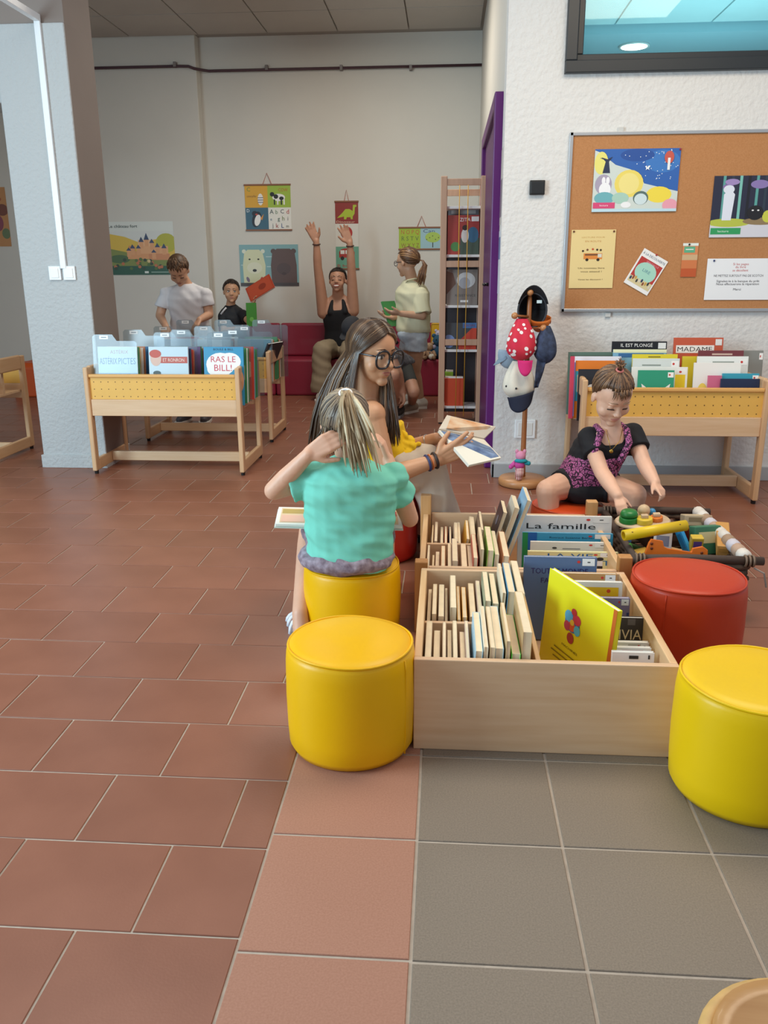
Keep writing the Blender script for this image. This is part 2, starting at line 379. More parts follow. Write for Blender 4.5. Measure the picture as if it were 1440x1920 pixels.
l = bpy.data.lights.new('neighbour_fill_light', 'AREA'); l.energy = 22; l.size = 1.0; l.color = (.80, .97, 1.0); lo = bpy.data.objects.new('neighbour_fill_light', l); COL.objects.link(lo); lo.location = (1.6, 5.4, 1.5); lo.rotation_euler = (math.pi, 0, 0)  # unseen upward light, added to brighten the neighbouring room's ceiling
# trunking, switch, socket, sensor
wp = mat('white_plastic', '#eceff0', .4)
t0 = at(124, 500, CY-.01); t1 = at(64, 44, CY-.01)
tx = (t0.x+t1.x)/2
root = empty('cable_trunking', (tx, CY-.01, t0.z), label='white plastic cable trunking running down the column to the switch', cat='trunking')
mb = MB(); mb.box((tx-.016, CY-.016, t0.z-.01), (tx+.016, CY, 2.33)); mb.build('vertical_run', wp, root, bevel=.002)
mb = MB(); mb.box((tx-.016, 3.2, 2.33), (tx+.016, CY, 2.362)); mb.build('horizontal_run', wp, root, bevel=.002)
root = empty('light_switch', at(116, 512, CY-.006), label='white double light switch on the column below the trunking', cat='switch')
for px0, px1 in ((90, 115), (117, 142)):
    a = at(px0, 499, CY-.012); b = at(px1, 525, CY-.012)
    mb = MB(); mb.box((a.x, CY-.012, b.z), (b.x, CY, a.z)); p = mb.build('switch_plate', wp, root, bevel=.002)
    mb = MB(); mb.box((a.x+.012, CY-.016, b.z+.012), (b.x-.012, CY-.011, a.z-.012)); mb.build('rocker', C('#f4f2ec'), p, bevel=.001)
a = at(966, 787, WALL_Y-.02); b = at(1003, 822, WALL_Y-.02)
root = empty('wall_socket', ((a.x+b.x)/2, WALL_Y-.014, b.z), label='white blank socket plate low on the wall behind the hat stand', cat='socket')
mb = MB(); mb.box((a.x, WALL_Y-.024, b.z), (b.x, WALL_Y-.012, a.z)); mb.build('socket_plate', wp, root, bevel=.004)
mb = MB(); mb.box((a.x+.016, WALL_Y-.027, b.z+.016), (b.x-.016, WALL_Y-.023, a.z-.016)); mb.build('socket_cover', C('#e4e4e0'), root, bevel=.002)
a = at(994, 338, WALL_Y-.03); b = at(1021, 365, WALL_Y-.03)
root = empty('wall_sensor', ((a.x+b.x)/2, WALL_Y-.012, b.z), label='small square black box on the white plastered wall left of the pinboard', cat='wall box')
mb = MB(); mb.box((a.x, WALL_Y-.036, b.z), (b.x, WALL_Y-.012, a.z)); mb.build('housing', C('#17181a', .5), root, bevel=.003)
mb = MB(); mb.box((a.x+.006, WALL_Y-.038, b.z+.006), (b.x-.006, WALL_Y-.034, a.z-.006)); mb.build('front_plate', C('#202224', .35), root, bevel=.001)
# ================================================================= POUFS
def pouf(name, label, c, r, h, col, seam_ang=0, group='round poufs', squash=0):
    yel = mat('leatherette_'+col.strip('#'), col, .38, bump=.12, bscale=90, coat=0, bdist=.002, var=.04, vscale=4, spec=.35)
    root = empty(name, (c[0], c[1], 0), seam_ang, label, 'pouf', group)
    prof = [(r*.80, 0), (r*.93, .004), (r*.985, .02), (r*1.0, .06), (r*1.01, h*.5), (r*1.0, h-.045), (r*.985, h-.02), (r*.955, h-.007)]
    mb = MB(); mb.lathe(prof, 48); b = mb.build('side_cover', yel, root, smooth=True, local=True)
    prof = [(r*.957, h-.008), (r*.92, h-.003), (r*.80, h+.001), (r*.5, h+.004-squash), (.001, h+.006-squash*1.5)]
    mb = MB(); mb.lathe(prof, 48, cap=False); mb.build('top_panel', yel, root, smooth=True, local=True)
    mb = MB(); mb.tube([(r*.957*math.cos(a), r*.957*math.sin(a), h-.006+.002*math.sin(3*a)) for a in [2*math.pi*k/48 for k in range(48)]], .0032, 6, closed=True); mb.build('top_seam', yel, root, smooth=True, local=True)
    mb = MB(); mb.tube([((r*1.003)*math.cos(0), 0, z) if .05 < z < h-.04 else (r*.985, 0, z) for z in [.012+i*(h-.03)/10 for i in range(11)]], .0022, 6); mb.build('side_seam', yel, root, smooth=True, local=True)
    return root
YEL, RED, ORG = '#f0b600', '#bd3818', '#c8481e'
PF = (-.213, 1.79); pouf('pouf', 'bright yellow pouf standing free in front, left of the crate of books', PF, .153, .268, YEL, -.5)
p2c = at(661, 1130, 2.46); PG = (p2c.x, 2.46)
pouf('pouf', 'yellow pouf that the girl in the turquoise shirt sits on', PG, .153, .225, YEL, 2.2)
pouf('pouf', 'yellow pouf cut off by the right edge, with a side seam towards the viewer', (.675, 1.655), .164, .270, '#ecc000', -1.35)
c3 = at(1288, 1150, 2.425); PR = (max(fl(1288, 1085, .26).x+.004, .707), 2.30); pouf('pouf', 'big orange red pouf beside the basket of toys', PR, .161, .262, RED, -2.2)
pouf('pouf', 'small orange pouf under the toddler in the pink patterned top', (.515, 3.36), .15, .175, ORG, 1)
pouf('pouf', 'red pouf under the teenager with glasses, mostly hidden', (-.25, 3.18), .15, .27, '#b8261c', 1)
# ================================================================= CRATES OF BOOKS
wl = wood('light_maple', '#d6ae86', '#e0bd98', 'x'); wly = wood('light_maple_side', '#d8ac78', '#e2bd90', 'y'); wz = wood('upright_beech', '#cf9c63', '#d9ab75', 'z')
wo = wood('oiled_oak', '#b97f45', '#c68d53', 'z')
def plank(parent, a, b, m, name, bev=.0025, M=None):
    mb = MB(); mb.box(a, b, M); return mb.build(name, m, parent, bevel=bev)
cx0, cx1, cy0, cy1, ch, t = -.062, .542, 1.758, 2.378, .235, .018
near = empty('book_crate', ((cx0+cx1)/2, (cy0+cy1)/2, 0), label='low light wooden crate full of board books, nearest the viewer', cat='crate', group='low book crates')
plank(near, (cx0, cy0, 0), (cx1, cy0+t, ch), wl, 'front_board'); plank(near, (cx0, cy1-t, 0), (cx1, cy1, ch), wl, 'back_board')
plank(near, (cx0, cy0+t, 0), (cx0+t, cy1-t, ch), wly, 'side_board'); plank(near, (cx1-t, cy0+t, 0), (cx1, cy1-t, ch), wly, 'side_board')
DX = .222
plank(near, (DX, cy0+t, .03), (DX+.012, cy1-t, .225), wly, 'partition'); plank(near, (cx0+t, 2.062, .03), (DX, 2.076, .195), wl, 'partition')
plank(near, (cx0+t, cy0+t, .02), (cx1-t, cy1-t, .03), wl, 'bottom_board')
fx0, fx1, fy0, fy1 = -.072, .565, 2.44, 3.06
far = empty('book_crate', ((fx0+fx1)/2, (fy0+fy1)/2, 0), label='low wooden crate of books with square corner posts, behind the nearest crate', cat='crate', group='low book crates')
plank(far, (fx0+.03, fy0, .02), (fx1-.03, fy0+t, .215), wl, 'front_board'); plank(far, (fx0+.03, fy1-t, .02), (fx1-.03, fy1, .215), wl, 'back_board')
plank(far, (fx0, fy0+.03, .02), (fx0+t, fy1-.03, .215), wly, 'side_board'); plank(far, (fx1-t, fy0+.03, .02), (fx1, fy1-.03, .215), wly, 'side_board')
for x, y, zt in ((fx0, fy0, .235), (fx1, fy0, .262), (fx0, fy1, .285), (fx1, fy1, .27)):
    sx = 1 if x == fx0 else -1; sy = 1 if y == fy0 else -1
    mb = MB(); mb.box((min(x-.012*sx, x+.028*sx), min(y-.012*sy, y+.028*sy), 0), (max(x-.012*sx, x+.028*sx), max(y-.012*sy, y+.028*sy), zt)); mb.build('corner_post', wo if y == fy0 else wz, far, bevel=.003)
DX2 = .205
plank(far, (DX2, fy0+t, .03), (DX2+.012, fy1-t, .205), wly, 'partition'); plank(far, (fx0+t, 2.748, .03), (DX2, 2.762, .19), wl, 'partition')
plank(far, (fx0+t, fy0+t, .022), (fx1-t, fy1-t, .03), wl, 'bottom_board')
# ---------------------------------------------------------------- books
pages_m = mat('cream_pages', '#e9d6b4', .7, var=.06, vscale=30)
pagew = mat('white_pages', '#efece2', .7)
def book(M, w, h, th, col, label, group=None, pm=None, shapes=None, spine='left', round_=True, rough=.35):
    """local frame: x along the width, y up, z from back cover (-th) to front cover (0); the root is the cover"""
    ct = .0016; mb = MB()
    mb.box((0, 0, -ct), (w, h, 0)); mb.box((0, 0, -th), (w, h, -th+ct))
    if spine == 'left': mb.box((0, 0, -th+ct), (ct, h, -ct))
    else: mb.box((w-ct, 0, -th+ct), (w, h, -ct))
    o = mb.build('book', C(col, rough), None, local=True, bevel=.0008, seg=1); place(o, M); tag(o, label, 'book', group)
    mb = MB(); g = .0022
    mb.box((ct if spine == 'left' else g, g if not round_ else .0006, -th+ct), (w-g if spine == 'left' else w-ct, h-g if not round_ else h-.0006, -ct)); mb.build('pages', pm or pages_m, o, local=True)
    if shapes: art(o, w, h, shapes)
    return o
CREAM = ['#d9c4a0', '#cfb58c', '#e2d3b8', '#c9a878', '#d8bfae', '#bfae90', '#e6dcc6', '#d3b79a']
CNAME = {'#d9c4a0': 'cream', '#cfb58c': 'tan', '#e2d3b8': 'pale cream', '#c9a878': 'light brown', '#d8bfae': 'pinkish cream', '#bfae90': 'greyish beige', '#e6dcc6': 'off-white', '#d3b79a': 'beige',
         '#d89a24': 'mustard yellow', '#8a9478': 'sage green', '#a9cfe0': 'light blue', '#63d04a': 'bright green', '#2a3152': 'dark navy', '#b8502c': 'rust orange', '#4d8fb5': 'blue', '#8fbf4c': 'leaf green', '#6b5040': 'dark brown', '#c8483a': 'red', '#d9d9c0': 'ivory', '#cf8a5e': 'salmon'}
def row(xa, xb, y0, depth, z0, where, specs):
    """small board books standing on edge, side by side along x"""
    n = len(specs); total = sum(s[1] for s in specs); gap = (xb-xa-total)/(n+.5); x = xa+gap*.5
    for i, (col, th, hh, lean) in enumerate(specs):
        # thickness along x, width runs back along y: cover faces left (-x)
        M = Matrix.Translation((x, y0, z0)) @ Matrix.Rotation(lean, 4, 'Y') @ frame((0, depth, 0), (0, -1, 0), (0, 0, 1))
        d = depth*random.uniform(.86, 1.0); M = M @ Matrix.Translation((depth-d-random.uniform(0, .006), 0, 0))
        book(M, d, hh, th, col, '%s board book, %s from left, %s' % (CNAME[col], ORD[i], where) if i else '%s board book, leftmost, %s' % (CNAME[col], where), 'small board books', spine='left')
        x += th+gap
def specs(n, h0, h1, th0, th1, special={}, lean0=0.0, lean1=.12):
    out = []
    for i in range(n):
        u = i/(n-1); out.append((special.get(i, random.choice(CREAM)), (th0+(th1-th0)*u)*random.uniform(.62, 1.45), (h0+(h1-h0)*u**1.4)*random.uniform(.80, 1.07), lean0+(lean1-lean0)*u*random.uniform(.5, 1.2)+random.uniform(-.01, .03)))
    return out
row(cx0+t+.004, DX-.014, cy0+t+.006, .262, .032, 'front row, nearest crate', specs(14, .18, .25, .011, .0155, {6: '#d8bfae', 7: '#a9cfe0', 10: '#a9cfe0', 12: '#63d04a'}, .0, .04))
row(cx0+t+.004, DX-.012, 2.082, .262, .032, 'back row, nearest crate', specs(14, .17, .255, .0105, .015, {5: '#d89a24', 6: '#d89a24', 7: '#cfb58c', 9: '#8a9478', 10: '#8a9478', 12: '#4d8fb5'}, .0, .04))
row(fx0+t+.004, DX2-.012, fy0+t+.006, .26, .032, 'front row, second crate', specs(13, .155, .26, .0105, .015, {3: '#cf8a5e', 8: '#c8483a', 10: '#8fbf4c', 12: '#cf8a5e'}, .0, .07))
row(fx0+t+.004, DX2-.10, 2.77, .25, .032, 'back row, second crate', specs(10, .15, .21, .010, .014, {3: '#b8502c', 4: '#2a3152', 7: '#d89a24', 9: '#6b5040'}, .04, .22))
# three taller books leaning at the end of the far row
for i, (px, py, w_, h_, th, c, ang, lab, sh) in enumerate([
    (0.135, 2.80, .16, .27, .016, '#3b2c30', .28, 'dark picture book with a white bird on its cover, leaning in the crate behind', [('p', [(.25, .1), (.75, .2), (.8, .5), (.55, .62), (.6, .4), (.3, .35)], '#dfe3d6'), ('e', .5, .8, .12, .07, '#7a7078')]),
    (0.163, 2.80, .17, .29, .018, '#d8d2bf', .30, 'cream picture book leaning between the dark and the light blue one', []),
    (0.190, 2.80, .19, .32, .016, '#8fc1e3', .32, 'light blue picture book with red dots, tallest and leaning in the crate behind', [('e', .3, .6, .05, .03, '#c43a52'), ('e', .7, .75, .05, .03, '#c43a52'), ('e', .55, .85, .08, .03, '#20365c'), ('e', .4, .35, .06, .03, '#c43a52')])]):
    M = Matrix.Translation((px, py, .034)) @ Matrix.Rotation(ang, 4, 'Y') @ frame((0, w_, 0), (0, -1, 0), (0, 0, 1))
    book(M, w_, h_, th, c, lab, shapes=sh)
# face-out books in the right half of both crates
STK = [('r', .80, .90, .97, .985, '#f4f4f0'), ('e', .75, .945, .022, .016, '#d8352c'), ('r', .87, .935, .91, .95, '#555555')]
def face(xl, xr, topz, Y, z0, th, col, label, shapes=None, lean=.17, pm=None, stk=True, hgt=None, twist=0):
    w_ = xr-xl; h_ = (topz-z0)/math.cos(lean)
    # foot stands in front of the top: the book leans back
    yb = Y-(topz-z0)*math.tan(lean)
    M = frame((xl, yb, z0), (math.cos(twist), math.sin(twist), 0), (0, math.sin(lean), math.cos(lean)))
    return book(M, w_, h_, th, col, label, 'face-out picture books', pm or pagew, (shapes or [])+(STK if stk else []), round_=False)
def facepx(x0, x1, py, Y, z0, th, col, label, shapes=None, **k):
    a = at(x0, py, Y); b = at(x1, py, Y); return face(a.x, b.x, a.z, Y, z0, th, col, label, shapes, **k)
facepx(972, 1148, 966, 2.86, .034, .012, '#f1f0ec', 'white picture book with thin black lettering, rearmost of the face-out books', [('t', 'La famille', .09, .80, .085, .74, '#1c1c1c')], stk=True, lean=.12)
facepx(980, 1150, 998, 2.79, .034, .012, '#3f9fc4', 'blue picture book with a green spine and dark lettering', [('r', 0, 0, .06, 1, '#1e8a4a'), ('r', .06, 0, .16, 1, '#1d5fa8'), ('t', 'Rotraut Susanne Berner', .30, .90, .03, .5, '#16324a')], lean=.12)
facepx(995, 1146, 1015, 2.73, .034, .012, '#eeeae0', 'plain white picture book between the blue and the pale yellow one', [('e', .3, .88, .03, .02, '#444444'), ('r', .40, .86, .62, .875, '#777777')], lean=.12)
facepx(990, 1160, 1033, 2.66, .034, .014, '#e9e4a8', 'pale yellow picture book with big blue capitals', [('t', 'LA VIE', .22, .87, .09, .5, '#1f62a0'), ('t', 'DES CHATS', .22, .73, .10, .76, '#1f72a8'), ('e', .80, .86, .04, .035, '#2a2a30'), ('r', .77, .70, .83, .82, '#f0f0f0'), ('r', .77, .62, .83, .72, '#2a2a30')], lean=.12)
facepx(983, 1120, 1043, 2.352, .034, .016, '#5a7398', 'dark blue picture book with purple capitals behind the big yellow book', [('t', 'TOUT LE MONDE', .1, .80, .065, .78, '#2c1c5c'), ('t', 'FAIT CACA!', .24, .69, .06, .56, '#2c1c5c')], lean=.12)
facepx(1045, 1158, 1074, 2.305, .034, .016, '#c89a62', 'wood coloured picture book at the back of the nearest crate', [], lean=.1)
facepx(1075, 1168, 1090, 2.245, .034, .014, '#f0ece0', 'white and yellow picture book with a rounded corner in the nearest crate', [('r', .08, .4, .92, .93, '#f2c21c'), ('e', .72, .88, .04, .025, '#d84a20')], lean=.1, stk=False)
facepx(1100, 1182, 1120, 2.16, .034, .014, '#8f86a8', 'grey purple picture book with a white sticker in the nearest crate', [('r', .93, .3, .985, .8, '#3a4a86')], lean=.1)
facepx(1128, 1208, 1157, 2.04, .034, .014, '#3c3634', 'dark brown picture book with cream capitals in the nearest crate', [('t', 'OLIVIA', .02, .70, .14, .94, '#efd9b0'), ('r', .62, .90, .80, .985, '#6a625e')], lean=.08, stk=False)
facepx(1138, 1218, 1203, 1.955, .034, .013, '#efece4', 'white picture book just behind the orange titled one', [('r', .5, .93, .95, .97, '#c9c4b8')], lean=.08)
facepx(1143, 1222, 1213, 1.905, .034, .012, '#f1efe8', 'white picture book with an orange strip along its top', [('r', .3, .90, .80, .96, '#d86a30')], lean=.08, stk=False)
facepx(1148, 1228, 1222, 1.86, .034, .012, '#f3f1ec', 'white picture book with black title, frontmost in the nearest crate', [('r', .4, .91, .62, .955, '#2a2a2a'), ('r', .85, .91, .89, .965, '#2a2a2a')], lean=.08, stk=False)
# the big yellow book standing askew
H_ = .275; a = fl(1030, 1068, .034+H_*.985); b = fl(1157, 1150, .034+H_*.985); ax = Vector((b.x-a.x, b.y-a.y, 0)); wy = ax.length
print('yellow book', a, b, wy)
nrm = Vector((ax.y, -ax.x, 0)).normalized()
M = frame((a.x+nrm.x*.02, a.y+nrm.y*.02, .036), ax, Vector((0, 0, 1))-nrm*.08)
book(M, wy, H_, .014, '#e8e020', 'big bright yellow book with a small toy machine picture, standing askew in front', None, pagew,
     [('r', .955, 0, 1, 1, '#c8641e'), ('e', .44, .62, .11, .10, '#3a6ab0'), ('e', .38, .66, .06, .06, '#58b0d8'), ('e', .50, .67, .06, .05, '#d0384c'), ('e', .44, .58, .05, .05, '#e05a2c'), ('e', .37, .56, .045, .05, '#b83a50'), ('e', .52, .57, .045, .05, '#5ac0d8'), ('e', .45, .73, .04, .035, '#c43038'), ('e', .44, .46, .05, .055, '#a83a34'), ('e', .44, .62, .03, .03, '#e8c440'),
      ('t', 'MACHINES', .33, .34, .022, .24, '#4a3a10'), ('r', .22, .27, .66, .283, '#8a7a14'), ('r', .18, .22, .70, .233, '#8a7a14'), ('r', .22, .17, .66, .183, '#8a7a14'), ('r', .26, .12, .62, .133, '#8a7a14')], spine='right', round_=False)
# ================================================================= BROWSER BINS
bw = wood('beech_x', '#d8b288', '#e2c09a', 'x'); bwz = wood('beech_z', '#d2a87c', '#dcb68c', 'z'); bwy = wood('beech_y', '#d2a87c', '#dcb68c', 'y')
perf = mat('yellow_perforated', '#e8b556', .45, var=.03, vscale=10); holem = C('#6a4a1c')
black_m = C('#161616', .5)
def make_bin(w, d):
    root = empty('book_browser', (0, 0, 0)); X = w/2; Y = d/2; B = lambda a, b, m, n, bev=.003: MB().box(a, b).build(n, m, root, bevel=bev, local=True)
    for s in (-1, 1):
        xa, xb = (X-.026, X) if s > 0 else (-X, -X+.026)
        for q in (-1, 1):
            ya, yb = (Y-.05, Y) if q > 0 else (-Y, -Y+.05)
            mb = MB(); mb.add([(xa, ya, .018), (xb, ya, .018), (xb, yb, .018), (xa, yb, .018), (xa, ya, .6), (xb, ya, .6), (xb, yb, .6), (xa, yb, .6)], [(0,3,2,1),(4,5,6,7),(0,1,5,4),(1,2,6,5),(2,3,7,6),(3,0,4,7)])
            mb.build('leg', bwz, root, bevel=.006, local=True)
            f = MB(); f.lathe([(.011, 0), (.012, .018)], 12, Matrix.Translation(((xa+xb)/2, (ya+yb)/2, 0))); f.build('foot', black_m, root, local=True)
        B((xa+.001, -Y+.05, .515), (xb-.001, Y-.05, .605), bwy, 'side_board', .008); B((xa+.001, -Y+.05, .018), (xb-.001, Y-.05, .085), bwy, 'runner', .006)
    for q in (-1, 1):
        y = q*(Y-.024)
        B((-X+.026, y-.016, .545), (X-.026, y+.016, .562), mat('rail_cap', '#e2ac62', .4), 'top_rail', .004)
        p = B((-X+.026, y-.004, .425), (X-.026, y+.004, .546), perf, 'perforated_panel', 0)
        B((-X+.026, y-.012, .332), (X-.026, y+.012, .424), bw, 'lower_rail', .003)
        mb = MB()
        for r in range(3):
            for i in range(20):
                cx = -X+.05+i*(w-.1)/19; cz = .44+r*.04; a = q*.0045
                mb.add([(cx+.0032*math.cos(k*math.pi/3), y+a, cz+.0032*math.sin(k*math.pi/3)) for k in range(6)], [tuple(range(6))])
        tag(mb.build('perforations', holem, p, local=True), kind='stuff')
    B((-X+.026, -Y+.03, .376), (X-.026, Y-.03, .388), bw, 'bottom_board', 0)
    B((-X+.026, -.012, .388), (X-.026, .012, .52), bw, 'middle_board', 0)
    B((-X+.026, -.014, .03), (X-.026, .014, .085), bw, 'stretcher')
    return root
proto = make_bin(.872, .50)
tag(proto, 'beech book browser with comics behind its yellow perforated front, in front of the column', 'book bin', 'book browser bins')
BA = Vector((-1.547, 4.715, 0)); BBc = Vector((-1.575, 5.66, 0)); BRc = Vector((1.088, 4.262, 0)); BLc = Vector((-3.10, 4.92, 0)); BCc = Vector((-2.52, 5.72, 0))
proto.location = BA
for c, lab in ((BBc, 'beech book browser in the second row, just before the boy in white'), (BRc, 'beech book browser standing against the plastered wall below the pinboard'), (BLc, 'beech book browser cut off by the left edge of the picture')):
    o = copy_tree(proto); o.location = c; o['label'] = lab
# ---------------------------------------------------------------- comics and dividers
tabm = clear_mat('clear_plastic', '#e6ecef', .2, .93)
PAL = ['#c94a3c', '#2f6f9f', '#d8a93a', '#4a8a5c', '#7a5a88', '#e4e0d4', '#384a66', '#b8744a', '#6fa8b8', '#e8d8a8', '#8c3038', '#f0f0ea', '#d9cfc0']
PN = {'#c94a3c': 'red', '#2f6f9f': 'blue', '#d8a93a': 'ochre', '#4a8a5c': 'green', '#7a5a88': 'purple', '#e4e0d4': 'off-white', '#384a66': 'navy', '#b8744a': 'brown', '#6fa8b8': 'pale blue', '#e8d8a8': 'cream', '#8c3038': 'maroon', '#f0f0ea': 'white', '#d9cfc0': 'beige'}
def divider(xc, Y, z0, w, h, lab, lean=.12, text=True):
    M = frame((xc-w/2, Y, z0), (1, 0, 0), (0, math.sin(lean), math.cos(lean)))
    r = .012; s = h-.035
    poly = [(0, 0), (w, 0), (w, s-r), (w-r, s), (w*.55, s), (w*.45, h), (r, h), (0, h-r)]
    mb = MB(); mb.prism(poly, -.0015, 0); o = mb.build('plastic_divider', tabm, None, local=True); place(o, M); tag(o, lab, 'divider', 'clear plastic dividers')
    art(o, w, h, [('r', .16, .935, .36, .985, '#f6fafa'), ('r', .2, .953, .32, .965, '#7a8890')], z0=.0006); return o
def comics(xc, y0, y1, n, z0, h, w, where, front=None, lean=.12):
    for i in range(n):
        y = y0+(y1-y0)*i/max(n-1, 1); hh = h*random.uniform(.90, 1.0) if i else h; ww = w*random.uniform(.92, 1.0) if i else w; c = random.choice(PAL); sh = None
        M = frame((xc-ww/2, y, z0), (1, 0, 0), (0, math.sin(lean), math.cos(lean)))
        if i == 0 and front: c, lab, sh = front
        else: lab = '%s comic album, %s from the front, %s' % (PN[c], ['first', 'second', 'third', 'fourth', 'fifth', 'sixth'][i], where)
        book(M, ww, hh, .011, c, lab, 'comic albums in the bins', pagew, sh, round_=False)
zb = .39
def pxX(px, py, Y): return at(px, py, Y).x
fr1 = ('#dfeef2', 'pale blue comic with blue capitals, front left in the bin by the column', [('r', 0, .22, 1, .55, '#7fb4d8'), ('r', 0, 0, 1, .25, '#8fb3a0'), ('p', [(0, 0), (.25, .1), (.3, .45), (0, .5)], '#6f7f58'), ('e', .6, .3, .3, .08, '#c7a7b4'), ('r', 0, .80, 1, 1, '#f3f6f4'), ('t', 'ASTÉRIX', .32, .88, .06, .46, '#c8503c'), ('t', 'ASTÉRIX', .04, .70, .11, .45, '#1f4f8f'), ('t', 'PICTES', .52, .70, .11, .44, '#1f6f9f')])
fr2 = ('#bcd2dc', 'grey blue comic with a red title band, front middle, bin by the column', [('r', .30, .72, .98, .83, '#b8584c'), ('t', 'ET RONRON', .36, .745, .06, .54, '#e8d8cc'), ('e', .18, .80, .14, .13, '#d8b8a8'), ('e', .17, .88, .15, .07, '#c0584a'), ('e', .2, .55, .1, .04, '#4a5a5a'), ('e', .62, .18, .12, .14, '#d8b090'), ('p', [(.5, 0), (.95, 0), (.8, .12), (.55, .1)], '#c8483c'), ('e', .55, .4, .14, .08, '#dfe8ec')])
fr3 = ('#2f8fb8', 'blue comic with big red capitals in a white bubble, front right', [('e', .42, .70, .36, .20, '#f4f2ee'), ('e', .65, .75, .28, .15, '#f4f2ee'), ('e', .28, .62, .2, .11, '#f4f2ee'), ('t', 'RAS LE', .18, .74, .10, .62, '#c8304c'), ('t', 'BILL!', .26, .59, .11, .44, '#c8304c'), ('e', .88, .42, .12, .2, '#d8a078'), ('e', .55, .05, .14, .09, '#e0a884'), ('t', 'BOULE & BILL', .25, .94, .035, .5, '#1c3a58')])
for i, (px, fr, sd, bn) in enumerate(((223, fr1, 'left', 'bin by the column'), (318, fr2, 'middle', 'bin by the column'), (421, fr3, 'right', 'bin by the column'))):
    xc = pxX(px, 680, 4.56)
    comics(xc, 4.515, 4.645, 5, zb, .318, .222, sd+' front stack, '+bn, fr); comics(xc+.005, 4.735, 4.86, 5, zb, .30, .222, sd+' rear stack, '+bn)
    divider(xc-.008, 4.502 if i == 0 else 4.67, zb, .25, .385, ['clear plastic divider with a white tag in front of the pale blue comic', 'clear plastic divider behind the grey blue comic', 'clear plastic divider behind the comic with red capitals'][i])
    divider(xc+.02, 4.885, zb, .25, .385, 'clear plastic divider at the rear of the '+sd+' stack, '+bn)
for i, px in enumerate((330, 405, 480)):
    xc = pxX(px, 640, 5.55); sd = ['left', 'middle', 'right'][i]; bn = 'second row bin'
    comics(xc, 5.46, 5.60, 4, zb, .285, .222, sd+' front stack, '+bn); comics(xc, 5.67, 5.80, 4, zb, .285, .222, sd+' rear stack, '+bn)
    divider(xc, 5.445, zb, .25, .37, 'clear plastic divider before the '+sd+' stack, '+bn); divider(xc+.03, 5.835, zb, .25, .39, 'clear plastic divider at the rear of the '+sd+' stack, '+bn)
# picture books in the bin below the pinboard
def rb(x0, x1, py, Y, col, lab, sh=None, th=.011):
    a = at(x0, py, Y); b = at(x1, py, Y); lean = .12; z0 = zb; h_ = (a.z-z0)/math.cos(lean); yb = Y-(a.z-z0)*math.tan(lean)
    M = frame((a.x, yb, z0), (1, 0, 0), (0, math.sin(lean), math.cos(lean)))
    return book(M, b.x-a.x, h_, th, col, lab, 'picture books below the pinboard', pagew, sh, round_=False)
LBL = [('r', .82, .86, .98, .96, '#f6f4f0'), ('e', .87, .91, .025, .02, '#cc3a30')]
rb(1197, 1265, 694, 4.12, '#2f9a78', 'small green book with pink lettering on a white banner, wall bin front', [('p', [(.10, .74), (.25, .66), (.75, .66), (.9, .74), (.84, .52), (.7, .44), (.3, .44), (.16, .52)], '#f4f0ea'), ('t', 'le petit bulles', .17, .54, .09, .66, '#d84a78'), ('r', 0, .36, 1, .41, '#7fae4a')]+LBL)
rb(1185, 1290, 688, 4.165, '#f0efe8', 'white picture book directly behind the small green one', [('r', .78, .2, .96, .86, '#f0d020')]+LBL)
rb(1187, 1275, 672, 4.21, '#d9e0dc', 'pale grey picture book behind the white one in the wall bin', [('r', .2, .88, .6, .9, '#8a948c')]+LBL)
rb(1186, 1271, 664, 4.25, '#e2d034', 'yellow picture book in the middle of the wall bin', [('r', .35, .95, .62, .965, '#7a7020')])
rb(1150, 1250, 655, 4.30, '#7fb0c8', 'light blue picture book in front of the black one', [('r', .1, .88, .95, .94, '#35689a'), ('r', 0, .95, 1, 1, '#e6e8c0')])
rb(1148, 1251, 640, 4.37, '#1c1c20', 'black picture book with white lettering, tallest in the wall bin', [('t', 'IL EST PLONGÉ', .16, .925, .045, .58, '#f2f0ea'), ('r', .84, .90, .98, .98, '#e8e8e4')])
rb(1264, 1357, 633, 4.39, '#c85a3c', 'orange red picture book with black capitals on a white band', [('r', .05, .80, .82, .90, '#f2ece4'), ('t', 'MADAME', .08, .82, .06, .7, '#1c1c1c'), ('r', .84, .9, .97, .98, '#e8e4e0')])
rb(1280, 1340, 668, 4.33, '#e8d83c', 'bright yellow picture book half hidden behind the white stack', [('t', 'AB', .4, .88, .06, .3, '#c8306a')])
rb(1310, 1395, 657, 4.30, '#7a3a40', 'maroon picture book in the right stack of the wall bin', [('r', .3, .93, .75, .955, '#d8b8a8')])
rb(1390, 1432, 657, 4.33, '#8a8a84', 'grey picture book at the right end of the wall bin', LBL)
rb(1308, 1404, 668, 4.22, '#eef0ec', 'large white picture book in the right stack of the wall bin', [('r', .3, .9, .72, .92, '#9aa49c'), ('r', .1, .4, .9, .75, '#e2e8e8')]+LBL)
rb(1302, 1390, 680, 4.17, '#f2f0ea', 'white picture book with a yellow corner in the right stack', [('e', .2, .45, .12, .2, '#f0d860')])
rb(1328, 1354, 704, 4.125, '#d06a8a', 'narrow pink book beside the dark blue one', None)
rb(1355, 1424, 700, 4.14, '#3aa0b8', 'teal picture book behind the dark blue one', LBL)
rb(1352, 1425, 710, 4.10, '#1f2c4c', 'dark blue book with a white title panel at the right front of the wall bin', [('r', .2, .46, .8, .78, '#eef0f2'), ('t', 'Céleste', .26, .55, .12, .48, '#5a6a9a')])
rb(1080, 1170, 676, 4.21, '#e07a24', 'orange picture book behind the toddler in the wall bin', [('r', 0, .3, 1, .82, '#2a8aa0'), ('p', [(.35, .5), (.5, .8), (.62, .5)], '#1c1c24')])
